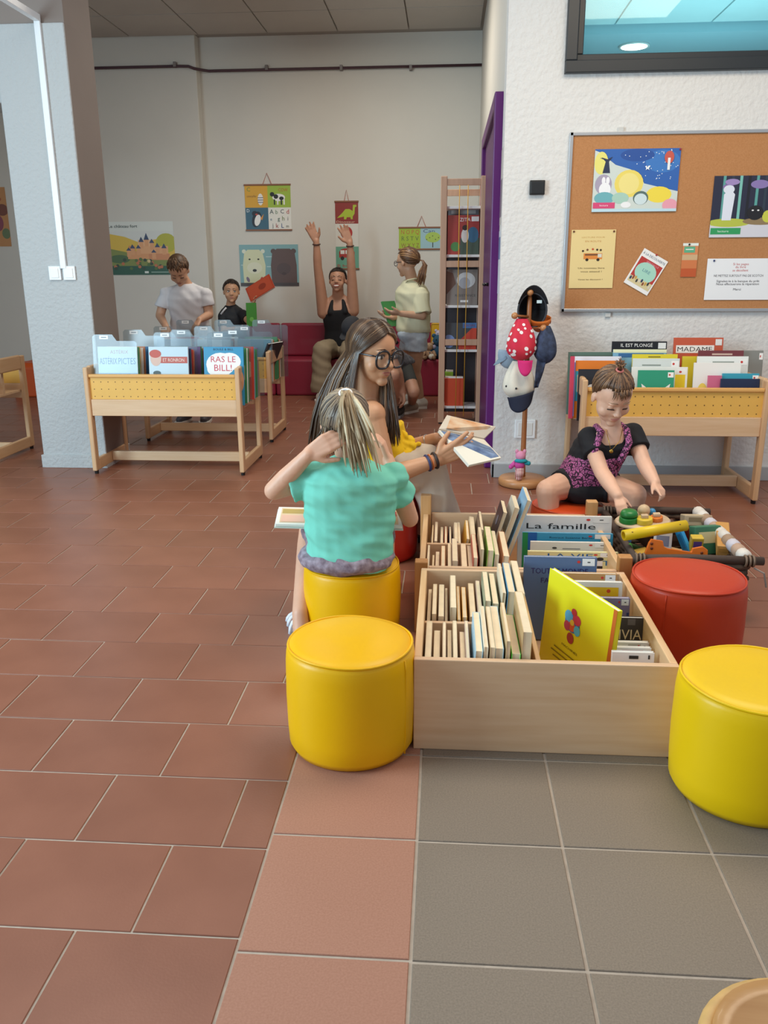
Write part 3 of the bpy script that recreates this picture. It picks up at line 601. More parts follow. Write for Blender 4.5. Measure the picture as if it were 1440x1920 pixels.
rb(1076, 1165, 668, 4.27, '#6a7ab8', 'blue violet picture book in the left stack of the wall bin', [('r', 0, .9, 1, 1, '#e8e8f0'), ('r', .1, .8, .9, .87, '#35407a')])
rb(1066, 1160, 660, 4.33, '#5c7466', 'dark green picture book at the back left of the wall bin', [('r', .05, .86, .95, .95, '#4a5c4c')])
rb(1085, 1170, 692, 4.13, '#26262c', 'black book with a white moon shape in the left stack of the wall bin', [('e', .3, .55, .14, .16, '#f0f0ee')])
rb(1070, 1078, 668, 4.20, '#c8405a', 'thin red spine at the left end of the wall bin', None)
# one book leaning at the end of the second row bin
a = fl(512, 668, .50)
M = frame((-1.25, 5.48, .42), (math.cos(1.25), math.sin(1.25), 0), (.45, 0, .9)); book(M, .20, .25, .012, '#2a2c34', 'dark book leaning out at the right end of the second row bin', None, pagew, [('e', .5, .5, .25, .3, '#7a6a5a')], round_=False)
# ================================================================= SHELF WITH ELASTIC CORDS
sx0, sx1, sy0, sy1 = at(825, 480, 6.17).x, at(911, 480, 6.17).x, 6.17, 6.44; pinkw = wood('pinkish_beech', '#c99f80', '#d4ab8c', 'z')
stop = at(835, 330, sy0).z
sh = empty('display_shelf', ((sx0+sx1)/2, (sy0+sy1)/2, 0), label='tall narrow wooden display shelf with yellow elastic cords beside the purple door', cat='shelf')
for x in (sx0, sx1-.045):
    for y, zt in ((sy0, stop), (sy1-.03, stop-.03)):
        mb = MB(); mb.box((x, y, .01), (x+.045, y+.03, zt)); mb.build('post', pinkw, sh, bevel=.004)
        mb = MB(); mb.box((x+.005, y+.004, 0), (x+.04, y+.026, .01)); mb.build('foot', black_m, sh)
for py, y in ((341, sy0), (361, sy1-.03), (495, sy0), (642, sy0)):
    z = at(860, py, y).z; mb = MB(); mb.box((sx0+.045, y+.004, z-.022), (sx1-.045, y+.026, z+.022)); mb.build('cross_rail', pinkw, sh, bevel=.003)
white = C('#eceae6'); zs = []
for py in (388, 479, 574, 657, 763):
    z = at(860, py, sy0+.03).z; zs.append(z); mb = MB(); mb.box((sx0+.042, sy0+.03, z-.012), (sx1-.042, sy1-.03, z+.006)); mb.build('shelf_board', white, sh, bevel=.002)
mb = MB(); mb.box((sx0+.005, sy1-.004, .05), (sx1-.005, sy1, zs[0])); mb.build('back_panel', C('#3a3438'), sh)
for px in (861, 877):
    x = at(px, 400, sy0-.004).x; mb = MB(); mb.tube([(x, sy0-.003, stop-.06), (x+.002, sy0-.004, .9), (x, sy0-.003, .06)], .0028, 6); mb.build('elastic_cord', C('#e0aa38'), sh, smooth=True)
sw_ = sx1-sx0-.10
def sb(zi, hgt, w, col, lab, shp, dx=0, dy=.05, lean=.14):
    M = frame((sx0+.05+dx, sy0+dy, zs[zi]+.0065), (1, 0, 0), (0, math.sin(lean), math.cos(lean))); book(M, w, hgt, .012, col, lab, 'books on the display shelf', pagew, shp, round_=False)
sb(1, .27, sw_, '#a83430', 'red book with a small rider on its cover, top shelf of the cord shelf', [('r', .4, .0, 1, .42, '#4a5a4c'), ('e', .8, .5, .18, .2, '#3a6a8a'), ('e', .55, .48, .12, .18, '#e8e0d8'), ('e', .55, .68, .09, .07, '#3a2420'), ('e', .25, .2, .15, .12, '#4f8a4a'), ('t', 'ZITA', .38, .84, .09, .34, '#f0ece8'), ('r', .75, .84, .98, .96, '#f0ece8')], dx=.002)
sb(1, .33, sw_-.005, '#77777a', 'grey book standing behind the red rider book on the cord shelf', [('r', .1, .86, .9, .97, '#b8b4b0')], dx=.004, dy=.13)
sb(2, .25, sw_, '#8a8078', 'grey brown book with a white animal shape, second shelf of the cord shelf', [('e', .62, .7, .3, .22, '#d6d6d4'), ('e', .58, .62, .18, .16, '#b0b0b4'), ('p', [(0, .3), (.3, .6), (.2, .9), (0, .95)], '#6a4a3c'), ('t', 'RÉSISTANCE', .28, .24, .065, .66, '#4a4846'), ('r', .45, .08, .7, .14, '#f0eeea')])
sb(3, .19, sw_, '#45484c', 'dark book with an orange corner on the third shelf of the cord shelf', [('p', [(.42, .3), (.9, .85), (1, .85), (1, 0), (.42, 0)], '#d8482c'), ('r', .55, .8, 1, 1, '#4a78b0'), ('e', .1, .3, .2, .25, '#7a94c8'), ('t', 'LION', .6, .86, .08, .34, '#8a3050')])
for i, (col, a, b, hh, lab) in enumerate((('#d8502a', .046, .145, .21, 'large orange box file standing on the lowest shelf of the cord shelf'), ('#9acb3a', .049, .108, .25, 'lime green folder behind the orange box file'))):
    root = empty('box_file', (sx0+(a+b)/2, sy0+.09, zs[4]+.006), label=lab, cat='box file'); y = sy0+.045+i*.06
    mb = MB(); mb.box((sx0+a, y, zs[4]+.0065), (sx0+b+.04*(1-i), y+.05, zs[4]+hh)); mb.build('box', C(col), root, bevel=.002)
    mb = MB(); mb.box((sx0+a+.004, y+.006, zs[4]+hh), (sx0+b+.036*(1-i), y+.044, zs[4]+hh+.012)); mb.build('papers', pagew, root)
# ================================================================= PINBOARD AND NOTICES
YB = WALL_Y-.012; bx0 = at(1070, 300, YB-.02).x; bz1 = at(1075, 252, YB-.02).z; bz0 = at(1055, 581, YB-.02).z; bx1 = 2.0
board = empty('pinboard', ((bx0+bx1)/2, YB, bz0), label='large cork pinboard with an aluminium frame on the plastered wall', cat='pinboard')
cork = mat('cork', '#b17a4b', .9, col2='#bd8657', vscale=180, bump=.2, bscale=220)
mb = MB(); mb.box((bx0, YB-.014, bz0), (bx1, YB, bz1)); mb.build('cork_panel', cork, board)
alu = mat('aluminium', '#b9bdc0', .35, metal=.7)
for a, b in (((bx0-.008, bz0-.01), (bx1, bz0+.006)), ((bx0-.008, bz1-.006), (bx1, bz1+.01)), ((bx0-.01, bz0-.01), (bx0+.008, bz1+.01))):
    mb = MB(); mb.box((a[0], YB-.022, a[1]), (b[0], YB+.001, b[1])); mb.build('frame_bar', alu, board, bevel=.002)
for px, py in ((1164, 243), (1140, 590)):
    c = at(px, py, YB-.01); mb = MB(); mb.box((c.x-.014, YB-.012, c.z-.012), (c.x+.014, YB, c.z+.012)); mb.build('mounting_clip', C('#c8c8c4'), board, bevel=.002)
YN = YB-.0145
def pin(o, w, h, spots, col):
    for u, v in spots:
        mb = MB(); mb.lathe([(.0045, 0), (.005, .004), (.003, .007)], 10, Matrix.Translation((u*w, v*h, .001))); mb.build('pin', C(col, .3), o, local=True)
random.seed(3)
M, w, h = on_wall(1116, 280, 1267, 396, YN-.003)
stars = [('e', random.uniform(.35, .98), random.uniform(.5, .98), .006, .007, '#e8f0f8') for i in range(40)]
o = sheet('notice', 'blue starry picture poster with yellow hills and animals pinned on the cork', 'poster', M, w, h, '#dfe8ea',
  [('r', 0, .3, 1, 1, '#2d62ae'), ('e', .8, .8, .2, .18, '#3a78c0'), ('e', .5, .9, .2, .1, '#24509a')]+stars+[('p', [(.0, .3), (0, .98), (.06, .95), (.25, .75), (.42, .68), (.52, .62), (.6, .45), (.75, .4), (1, .32), (1, 0), (0, 0)], '#cfd9d2'), ('e', .42, .45, .17, .22, '#ecd768'), ('e', .42, .45, .12, .17, '#f0e08a'), ('e', .78, .27, .15, .13, '#f0d94a'), ('e', .08, .78, .08, .18, '#e8e07a'), ('e', .12, .44, .1, .16, '#a9a0b4'), ('p', [(.1, .62), (.19, .62), (.17, .8), (.21, .88), (.15, .84), (.08, .87), (.13, .8)], '#26324e'), ('p', [(.10, .86), (.17, .8), (.06, .86)], '#26324e'),
   ('e', .14, .36, .07, .11, '#f2f2f4'), ('e', .12, .5, .022, .06, '#f2f2f4'), ('e', .17, .5, .022, .06, '#f2f2f4'), ('e', .14, .22, .12, .10, '#6fb0b8'), ('e', .33, .22, .1, .09, '#a9cdbd'), ('e', .57, .22, .09, .11, '#58706a'), ('e', .57, .20, .075, .09, '#cfe0e2'), ('e', .92, .10, .09, .10, '#e8a0b0'), ('e', .4, .11, .06, .05, '#f0f0f0'), ('r', 0, 0, 1, .045, '#bfdde8'), ('e', .87, .86, .055, .10, '#c8584a'), ('r', .855, .66, .885, .85, '#eef0f0'), ('p', [(.62, .70), (.635, .73), (.66, .73), (.64, .69), (.65, .66), (.625, .68), (.605, .66), (.61, .69), (.595, .72), (.615, .73)], '#f0f4f8'), ('r', .01, .055, .27, .15, '#d84a78'), ('t', 'lecture', .09, .09, .03, .1, '#f4e0e8')])
pin(o, w, h, [(.99, .98)], '#a03040')
M, w, h = on_wall(1340, 330, 1500, 444, YN-.003)
o = sheet('notice', 'dark forest poster with a white animal and black bear, at the right edge', 'poster', M, w, h, '#262a40',
  [('r', .1+.09*i, .3, .13+.09*i, 1, ['#5aa09a', '#2f3a4a', '#7cc0b4', '#1a1c28'][i % 4]) for i in range(10)]+[('e', .16, .82, .06, .05, '#8a70a8'), ('e', .2, .9, .08, .05, '#a08abf'), ('e', .5, .86, .1, .07, '#8a78b0'), ('e', .75, .9, .08, .06, '#6a5a90'), ('r', 0, 0, 1, .24, '#d4d4dc'), ('e', .2, .24, .24, .07, '#b7c04a'), ('e', .55, .26, .2, .06, '#8f7a58'), ('e', .62, .34, .06, .10, '#c9cc4c'), ('p', [(.12, .28), (.22, .28), (.24, .7), (.18, .8), (.12, .7)], '#dfe4f0'), ('e', .17, .78, .06, .07, '#dfe4f0'), ('e', .48, .4, .09, .12, '#1c1c22'), ('e', .45, .44, .012, .012, '#f0f0f0'), ('e', .51, .44, .012, .012, '#f0f0f0'), ('e', .80, .5, .10, .24, '#2a2224'), ('e', .80, .72, .08, .1, '#2a2224'), ('e', .81, .47, .025, .03, '#e8e0d8'), ('r', .01, .05, .34, .155, '#2f9a5c'), ('t', 'lecture', .09, .085, .035, .12, '#d8f0e0')])
M, w, h = on_wall(1072, 431, 1148, 540, YN-.003)
o = sheet('notice', 'cream yellow notice with a small bus picture pinned at the left of the board', 'notice', M, w, h, '#e8cf90',
  [('t', 'LECTURE POUR', .24, .86, .022, .52, '#c89a50'), ('t', 'EN ROUTE', .32, .79, .028, .36, '#c8904a'), ('r', .30, .50, .72, .60, '#e08a3c'), ('r', .33, .56, .62, .59, '#7a5030'), ('r', .62, .53, .71, .59, '#d8d8c8'), ('e', .38, .49, .035, .025, '#2a2018'), ('e', .63, .49, .035, .025, '#2a2018'), ('e', .28, .64, .025, .018, '#3a2a1c'), ('e', .38, .66, .025, .018, '#7a4a2c'), ('e', .5, .67, .025, .018, '#c85a2c'), ('e', .6, .66, .025, .018, '#3a2a1c'), ('e', .68, .655, .025, .018, '#4a3a20'),
   ('t', 'Un nouveau livre', .19, .335, .026, .60, '#5a4420'), ('t', 'vous attend !', .25, .275, .026, .48, '#5a4420'), ('t', 'Venez les découvrir !', .20, .14, .022, .56, '#5a4420')])
pin(o, w, h, [(.05, .97), (.95, .97)], '#6a3a2a')
c = at(1213, 512, YN-.004); a1 = at(1213, 468, YN); b1 = at(1257, 494, YN); d1 = at(1169, 529, YN)
ex = (b1-a1); ex.y = 0; ey = (a1-d1); ey.y = 0; org = d1.copy(); org.y = YN-.003
w, h = ex.length, ey.length
o = sheet('notice', 'tilted white and red flyer with a mint green picture', 'flyer', frame(org, ex, ey), w, h, '#f0eeea',
  [('r', .06, .10, .95, .80, '#b83a34'), ('e', .5, .48, .40, .26, '#a9d8c4'), ('p', [(.06, .10), (.95, .10), (.95, .30), (.06, .26)], '#d8c898'), ('t', 'À LA DÉCOUVERTE', .05, .87, .06, .9, '#3a5a7a'), ('t', 'SPECTACLE', .32, .72, .05, .5, '#e89aa8'), ('t', 'LIRE', .36, .48, .08, .3, '#5a8a9a')]+[('e', .12+.085*i, .2+.03*(i % 3), .035, .05, ['#2a3a5a', '#8a4a30', '#c8a050', '#3a3a3a', '#d8d0c0'][i % 5]) for i in range(10)])
pin(o, w, h, [(.5, 1.0)], '#b03030')
M, w, h = on_wall(1281, 456, 1304, 519, YN-.003)
o = sheet('notice', 'narrow bookmark fading from green to orange between the flyer and the white notice', 'bookmark', M, w, h, '#d98a5a', [('r', 0, 0, 1, .25, '#c0582c'), ('r', 0, .25, 1, .5, '#d07a48'), ('r', 0, .5, 1, .66, '#cfae84'), ('r', .1, .72, .8, .9, '#5fae86'), ('r', 0, .92, 1, 1, '#e4ece4'), ('r', .2, .8, .7, .83, '#e4ece4')])
pin(o, w, h, [(.4, .96)], '#181818')
M, w, h = on_wall(1327, 485, 1440, 562, YN-.003)
o = sheet('notice', 'white landscape notice with red and black printed lines', 'notice', M, w, h, '#eef0f2',
  [('t', 'Si les pages', .40, .84, .055, .24, '#c04040'), ('t', 'du livre', .44, .77, .055, .16, '#c04040'), ('t', 'se décollent', .40, .69, .055, .24, '#c04040'), ('t', 'NE METTEZ SURTOUT PAS DE SCOTCH', .12, .56, .055, .76, '#3a3a48'), ('t', 'Signalez-le à la banque du prêt', .17, .43, .055, .66, '#2a2a3a'), ('t', 'Nous effectuerons la réparation', .17, .36, .055, .66, '#2a2a3a'), ('t', 'Merci', .44, .23, .055, .12, '#2a2a3a')])
pin(o, w, h, [(.1, .95), (.95, .95)], '#2a3a6a')
# papers on the side wall beside the door
for y0, y1, z0, z1, c, lab, shp in ((4.57, 4.72, 1.33, 1.70, '#cfc8c0', 'poster seen edge-on on the side wall between door and corner, upper one', [('r', .1, .1, .9, .6, '#8a7a88')]), (4.57, 4.72, .98, 1.30, '#d8dce4', 'sheet seen edge-on on the side wall below the upper poster', [('r', .1, .55, .9, .9, '#6a7aa8')])):
    sheet('notice', lab, 'poster', frame((SIDE_X-.0015, y1, z0), (0, -1, 0), (0, 0, 1)), y1-y0, z1-z0, c, shp)
# ================================================================= POSTERS ON THE BACK WALL
YP = BACK_Y-.122
M, w, h = on_wall(200, 416, 331, 515, YP); random.seed(11)
castle = [('r', 0, .82, 1, 1, '#d9dcd4'), ('p', [(0, .78), (.25, .72), (.45, .62), (1, .72), (1, .2), (0, .2)], '#d8b648'), ('e', .88, .6, .16, .18, '#b3b03c'), ('p', [(0, .5), (.3, .42), (.7, .3), (1, .35), (1, .12), (0, .12)], '#7f8a48'), ('r', 0, 0, 1, .17, '#2f5a48'), ('e', .15, .3, .16, .08, '#4f6a44'), ('r', .28, .3, .62, .45, '#d89a68'), ('r', .42, .4, .9, .54, '#e0a878'), ('r', .45, .54, .68, .66, '#e4b488'), ('r', .6, .28, .92, .4, '#cf8c60'), ('r', .3, .45, .4, .55, '#d08a58')]
for tx_, tz_, th_ in ((.5, .62, .1), (.58, .66, .13), (.36, .5, .08), (.66, .6, .08), (.74, .52, .08), (.45, .5, .07), (.3, .46, .06), (.84, .5, .09), (.68, .42, .06)):
    castle += [('r', tx_-.03, tz_-.12, tx_+.03, tz_, '#dca070'), ('p', [(tx_-.04, tz_), (tx_+.04, tz_), (tx_, tz_+th_)], '#3a4a68')]
castle += [('e', random.uniform(.02, .98), random.uniform(.12, .3), .025, .03, random.choice(['#3a4a3c', '#b8704a', '#d8c088', '#55703c'])) for i in range(26)]
castle += [('t', 'Le château fort', .02, .89, .055, .44, '#2f3a34'), ('r', .52, .03, .58, .07, '#d8e0d8'), ('r', .62, .04, .9, .06, '#8aa89a')]
sheet('poster', 'poster of an orange castle on a hill, behind the boy in white', 'poster', M, w, h, '#d6d8d2', castle)
def hang(o, w, h, bars=True):
    wood_d = C('#8a5a3c')
    for v in (0, 1):
        mb = MB(); mb.box((-.005, v*h-.007, -.002), (w+.005, v*h+.007, .008)); mb.build('hanging_bar', wood_d, o, local=True, bevel=.002)
    mb = MB(); mb.tube([(w*.40, h, .004), (w*.5, h+.10, .003), (w*.6, h, .004)], .0028, 6); mb.build('hanging_cord', C('#b8604c'), o, local=True)
Y8 = BACK_Y-.004
M, w, h = on_wall(458, 347, 547, 431, Y8)
o = sheet('alphabet_chart', 'hanging alphabet chart in four squares with a cow and a penguin', 'wall chart', M, w, h, '#e4e2d8',
  [('r', 0, .5, .5, 1, '#d8a22c'), ('r', .5, .5, 1, 1, '#9cb83c'), ('r', 0, 0, .5, .5, '#3a6478'), ('t', 'C', .05, .86, .09, '#4a8a3c'), ('t', 'caterpillar', .04, .73, .05, .22, '#7a4a1c'), ('e', .34, .68, .06, .13, '#e8e4dc'), ('r', .28, .66, .4, .675, '#3a4a6a'), ('r', .28, .71, .4, .725, '#3a4a6a'), ('r', .28, .61, .4, .625, '#3a4a6a'), ('t', 'COW', .74, .85, .07, .2, '#b84a2c'),
   ('e', .74, .72, .14, .08, '#eceae4'), ('e', .68, .74, .05, .05, '#1c1c1c'), ('e', .80, .70, .05, .04, '#1c1c1c'), ('e', .6, .79, .05, .05, '#1c1c1c'), ('r', .63, .56, .66, .68, '#1c1c1c'), ('r', .70, .56, .73, .68, '#eceae4'), ('r', .78, .56, .81, .68, '#1c1c1c'), ('r', .84, .56, .87, .68, '#eceae4'), ('t', 'D', .03, .4, .07, '#e8e8e8'), ('e', .24, .24, .10, .18, '#1c2430', -.3), ('e', .26, .22, .065, .13, '#ecebe6', -.3), ('e', .20, .37, .06, .06, '#1c2430'), ('p', [(.32, .26), (.40, .36), (.36, .22)], '#d8903c'), ('e', .24, .35, .03, .02, '#b84a3c'),
   ('t', 'A', .53, .36, .10, '#4a5a5a'), ('t', 'b', .66, .36, .09, '#6a8a6a'), ('t', 'C', .77, .37, .09, '#4a4a5a'), ('t', 'd', .90, .36, .1, '#b83a34'), ('t', 'e', .54, .21, .07, '#7a8a9a'), ('t', 'g', .70, .21, .09, '#4a6a5a'), ('t', 'h', .80, .21, .1, '#6a7a3a'), ('t', 'i', .92, .21, .09, '#5a4a5a'), ('t', 'j', .58, .06, .09, '#4a5a6a'), ('t', 'k', .66, .05, .1, '#a84a44'), ('t', 'L', .78, .05, .1, '#4a5a8a'), ('t', 'm', .88, .05, .07, '#5a5a4a')]); hang(o, w, h)
M, w, h = on_wall(448, 459, 561, 536, Y8)
o = sheet('poster', 'poster of a white bear beside a brown bear on pale blue', 'poster', M, w, h, '#7fa9ac',
  [('r', .02, .5, .12, .52, '#b8d0d0'), ('r', .45, .7, .58, .72, '#b8d0d0'), ('r', .46, .46, .56, .48, '#b8d0d0'), ('e', .08, .84, .035, .05, '#d8dcc8'), ('e', .40, .84, .035, .05, '#d8dcc8'), ('p', [(.06, .08), (.05, .5), (.08, .78), (.14, .88), (.34, .88), (.40, .78), (.44, .5), (.42, .08)], '#d3d5ae'), ('e', .25, .44, .13, .14, '#dcdcc0'), ('e', .17, .65, .018, .02, '#22221e'), ('e', .32, .65, .018, .02, '#22221e'), ('e', .25, .38, .035, .035, '#2a2622'),
   ('e', .58, .84, .045, .06, '#5a4844'), ('e', .92, .84, .045, .06, '#5a4844'), ('p', [(.54, .08), (.53, .5), (.56, .8), (.64, .9), (.86, .9), (.94, .8), (.97, .5), (.97, .08)], '#5f4b47'), ('e', .75, .42, .12, .14, '#544544'), ('e', .75, .30, .04, .035, '#4a3a3a'), ('e', .13, .16, .025, .07, '#7a6a80', .4), ('e', .36, .17, .02, .06, '#b8504a', -.4), ('r', 0, 0, 1, .08, '#4a4444'), ('r', .3, .03, .5, .045, '#8a8480')])
M, w, h = on_wall(628, 378, 673, 504, Y8)
o = sheet('alphabet_chart', 'narrow hanging chart with a green dinosaur above a red bus', 'wall chart', M, w, h, '#d8d6cc',
  [('r', 0, .675, 1, 1, '#8c2c24'), ('p', [(.08, .76), (.3, .83), (.45, .89), (.62, .89), (.76, .86), (.78, .95), (.92, .95), (.93, .925), (.86, .915), (.84, .82), (.76, .78), (.76, .74), (.68, .74), (.66, .77), (.5, .77), (.48, .74), (.38, .74), (.38, .78)], '#a8bc2c'), ('t', 'Dinosaur', .05, .685, .035, .8, '#d8b8a0'), ('e', .48, .54, .26, .095, '#b03028'), ('t', 'A', .38, .51, .055, '#d8b0a0'), ('r', 0, 0, 1, .335, '#6aa58c'), ('r', .14, .17, .82, .26, '#a8342c'), ('e', .48, .26, .32, .05, '#a8342c'), ('r', .2, .225, .38, .28, '#e0e0d8'), ('r', .42, .225, .58, .28, '#e0e0d8'), ('r', .62, .225, .76, .28, '#e0e0d8'), ('e', .28, .16, .08, .03, '#2a2420'), ('e', .68, .16, .08, .03, '#2a2420'), ('t', 'B bus', .06, .03, .04, .6, '#a8443c')]); hang(o, w, h)
M, w, h = on_wall(748, 427, 832, 467, Y8)
o = sheet('alphabet_chart', 'hanging chart with letters on green and a little tree, partly behind the cord shelf', 'wall chart', M, w, h, '#9cc0c8',
  [('r', 0, 0, .48, 1, '#a2bb34'), ('t', 'N O P Q', .05, .70, .2, .40, '#b85a34'), ('t', 'R S T V', .06, .40, .2, .38, '#5a6a3c'), ('t', 'W X Y Z', .05, .08, .2, .40, '#8a5a34'), ('t', 'Cap', .54, .76, .16, .26, '#4a5a7a'), ('r', .745, .08, .765, .45, '#3a3a34'), ('e', .755, .55, .17, .24, '#a8c458')]+[('e', .62+.065*i, .45+.08*(i % 3), .012, .024, '#4a4a30') for i in range(5)]); hang(o, w, h)
M, w, h = on_wall(-90, 352, 22, 462, YP)
sheet('poster', 'brownish orange poster cut off by the left edge of the picture', 'poster', M, w, h, '#c08a58', [('e', .9, .62, .12, .1, '#7a4a3c'), ('e', .8, .4, .1, .14, '#8a4a58'), ('e', .93, .22, .08, .09, '#6a7a58'), ('e', .85, .8, .06, .04, '#a85a3c')])
# ================================================================= BENCHES
redl = mat('red_leatherette', '#8c2138', .38, bump=.25, bscale=9, bdist=.01, coat=.1, var=.05, vscale=3)
def bench(x0, x1, lab, yf=7.59, m=redl):
    root = empty('foam_bench', ((x0+x1)/2, 7.83, 0), label=lab, cat='bench', group='foam benches')
    mb = MB(); mb.box((x0, yf, 0), (x1, BACK_Y-.135, .33)); mb.build('seat_block', m, root, bevel=.02, seg=3)
    mb = MB(); mb.box((x0+.002, yf+.32, .331), (x1-.002, BACK_Y-.13, .635)); mb.build('backrest', m, root, bevel=.02, seg=3)
xm = at(516, 700, 7.59).x
bench(xm+.003, -.52, 'long crimson foam bench with backrest, the woman in black sits on it')
bench(-.517, .25, 'crimson foam bench behind the standing girl with the ponytail')
bench(-2.15, xm-.003, 'crimson foam bench end partly hidden behind the bins, under the boy in black')
yl = mat('yellow_foam', '#e2b21c', .45)
root = empty('foam_cushion', (-.12, 7.72, .335), label='yellow foam cushion leaning upright behind the plush toys', cat='cushion')
a = at(808, 606, 7.80); mb = MB(); mb.box((a.x, 7.78, .333), (a.x+.3, 7.88, a.z)); mb.build('cushion_body', yl, root, bevel=.02, seg=3)
mb = MB(); mb.tube([(a.x+.005, 7.779, .35), (a.x+.005, 7.779, a.z-.006), (a.x+.295, 7.779, a.z-.006), (a.x+.295, 7.779, .35)], .004, 6); mb.build('piping', C('#c89a18'), root)
# yellow post of a play frame behind the standing girl
# plush toys
def plush(name, lab, c, s, colb, colh, cols):
    root = empty(name, (c[0], c[1], c[2]), label=lab, cat='plush toy', group='plush toys on the bench')
    fz = mat('plush_'+colb.strip('#'), colb, .9, bump=.4, bscale=120); hz = mat('plush_'+colh.strip('#'), colh, .9, bump=.4, bscale=120); x, y, z = c
    MB().ell((x, y, z+.06*s), (.06*s, .055*s, .065*s)).build('body', fz, root, smooth=True); hd = MB().ell((x, y-.01, z+.155*s), (.05*s, .05*s, .048*s)).build('head', hz, root, smooth=True)
    for d in (-1, 1):
        MB().ell((x+d*.04*s, y, z+.195*s), .018*s).build('ear', hz, root, smooth=True)
        MB().cap((x+d*.055*s, y-.02, z+.09*s), .02*s, (x+d*.075*s, y-.05, z+.05*s), .018*s).build('arm', fz, root, smooth=True)
        MB().cap((x+d*.04*s, y-.03, z+.022*s), .024*s, (x+d*.06*s, y-.09, z+.024*s), .024*s).build('leg', C(cols), root, smooth=True)
        MB().ell((x+d*.018*s, y-.055*s, z+.165*s), .006*s, u=8, w=6).build('eye', black_m, hd)
plush('plush_toy', 'dark blue plush toy with white paws sitting on the crimson bench', (at(822, 655, 7.68).x, 7.69, .331), 1.05, '#27506e', '#2b5a78', '#d8d4c8')
plush('plush_toy', 'small light brown plush bear sitting left of the blue plush toy', (at(805, 660, 7.66).x, 7.66, .331), .72, '#a8866a', '#b08f72', '#8a6a50')
plush('plush_toy', 'pale lilac plush toy lying on top behind the blue one', (at(824, 630, 7.74).x, 7.745, .42), .8, '#b9b4cf', '#c6c2d8', '#a8a4c0')
# orange foam chair at the far left
org = mat('orange_foam', '#c8521c', .5, bump=.1, bscale=30); q = at(45, 742, 7.5)
root = empty('foam_chair', (q.x, 7.6, 0), label='orange foam chair against the far wall left of the column', cat='chair')
x0, x1 = at(22, 700, 7.4).x, at(110, 700, 7.4).x
mb = MB(); mb.prism([(7.4, 0), (7.4, .27), (7.44, .31), (7.72, .30), (7.95, .30), (7.95, 0)], x0, x1, Matrix(((0, 0, 1, 0), (1, 0, 0, 0), (0, 1, 0, 0), (0, 0, 0, 1)))); mb.build('seat', org, root, bevel=.015)
zt = at(55, 645, 7.8).z; mb = MB(); mb.prism([(7.70, .305), (7.80, zt-.02), (7.86, zt), (7.93, zt-.02), (7.95, .305)], x0+.10, x1, Matrix(((0, 0, 1, 0), (1, 0, 0, 0), (0, 1, 0, 0), (0, 0, 0, 1)))); mb.build('backrest', org, root, bevel=.015)
# ================================================================= HAT STAND
hb = fl(985, 893); HX, HY = .42, 4.36
hwood = wood('varnished_wood', '#9a5f34', '#a96c3e', 'z', .3)
hs = empty('hat_stand', (HX, HY, 0), label='wooden hat stand with a round foot and knobs, hung with caps', cat='hat stand')
mb = MB(); mb.lathe([(.115, 0), (.125, .006), (.126, .03), (.118, .04), (.03, .044)], 36, Matrix.Translation((HX, HY, 0))); mb.build('round_foot', wood('stand_foot', '#b07a4c', '#bd8858', 'x'), hs, smooth=True)
pt = at(1000, 548, HY).z
mb = MB(); mb.lathe([(.017, .04), (.014, .12), (.0125, .5), (.012, pt-.05), (.010, pt)], 16, Matrix.Translation((HX, HY, 0))); mb.build('pole', hwood, hs, smooth=True)
knobm = wood('knob_wood', '#b3794a', '#c08656', 'x', .3)
k0 = at(965, 592, HY-.09); k1 = at(1019, 615, HY-.08)
for kp, base in ((k0, (HX, HY, k0.z-.01)), (k1, (HX, HY, k1.z-.01)), (Vector((HX-.002, HY-.03, pt)), (HX, HY, pt-.02)), (Vector((HX-.06, HY-.05, k1.z-.12)), (HX, HY, k1.z-.13))):
    mb = MB(); mb.cone(base, .007, kp, .006, 10); pg = mb.build('peg', hwood, hs, smooth=True); MB().ell(kp, .0165).build('knob', knobm, pg, smooth=True)
# caps: open shells hung on the pegs
def shell(fn, nu, nv, mb=None):
    mb = mb or MB(); vs = [tuple(fn(i/(nu-1), j/(nv-1))) for i in range(nu) for j in range(nv)]
    fs = [(i*nv+j, (i+1)*nv+j, (i+1)*nv+j+1, i*nv+j+1) for i in range(nu-1) for j in range(nv-1)]
    return mb.add(vs, fs)
def solid(o, t=.002, off=-1):
    m_ = o.modifiers.new('thick', 'SOLIDIFY'); m_.thickness = t; m_.offset = off; return o
def capdome(M, rx, ry, rz, ph0=0, wob=.03, seed=0):
    rr = random.Random(seed); a = [rr.uniform(0, 6.28) for _ in range(4)]
    def fn(u, v):
        th = 2*math.pi*u; ph = v*math.pi/2*1.0
        k = 1+wob*math.sin(3*th+a[0])*math.cos(ph)+wob*math.sin(5*th+a[1])*math.sin(2*ph)
        return M @ Vector((rx*k*math.cos(th)*math.cos(ph), ry*k*math.sin(th)*math.cos(ph), rz*math.sin(ph)))
    return shell(fn, 33, 10)
def brim(M, rx, ry, length, a0=-1.1, a1=1.1, droop=.02):
    def fn(u, v):
        th = a0+(a1-a0)*u; e = math.cos((u-.5)*math.pi)**.7 if 0 < u < 1 else 0
        r = 1+v*length*e/rx
        return M @ Vector((rx*r*math.cos(th), ry*math.sin(th)*(1+v*.04), -droop*v*e-.03*v*(math.sin(th)**2)*.6))
    return shell(fn, 17, 6)
RX = lambda a: Matrix.Rotation(a, 4, 'X'); RY = lambda a: Matrix.Rotation(a, 4, 'Y'); RZ = lambda a: Matrix.Rotation(a, 4, 'Z'); T = lambda v: Matrix.Translation(Vector(v))
def cloth(col, col2=None, sc=30): return mat('cloth_'+col.strip('#'), col, .85, bump=.25, bscale=300, bdist=.001, **({'col2': col2, 'vscale': sc} if col2 else {'var': .05, 'vscale': 20}))
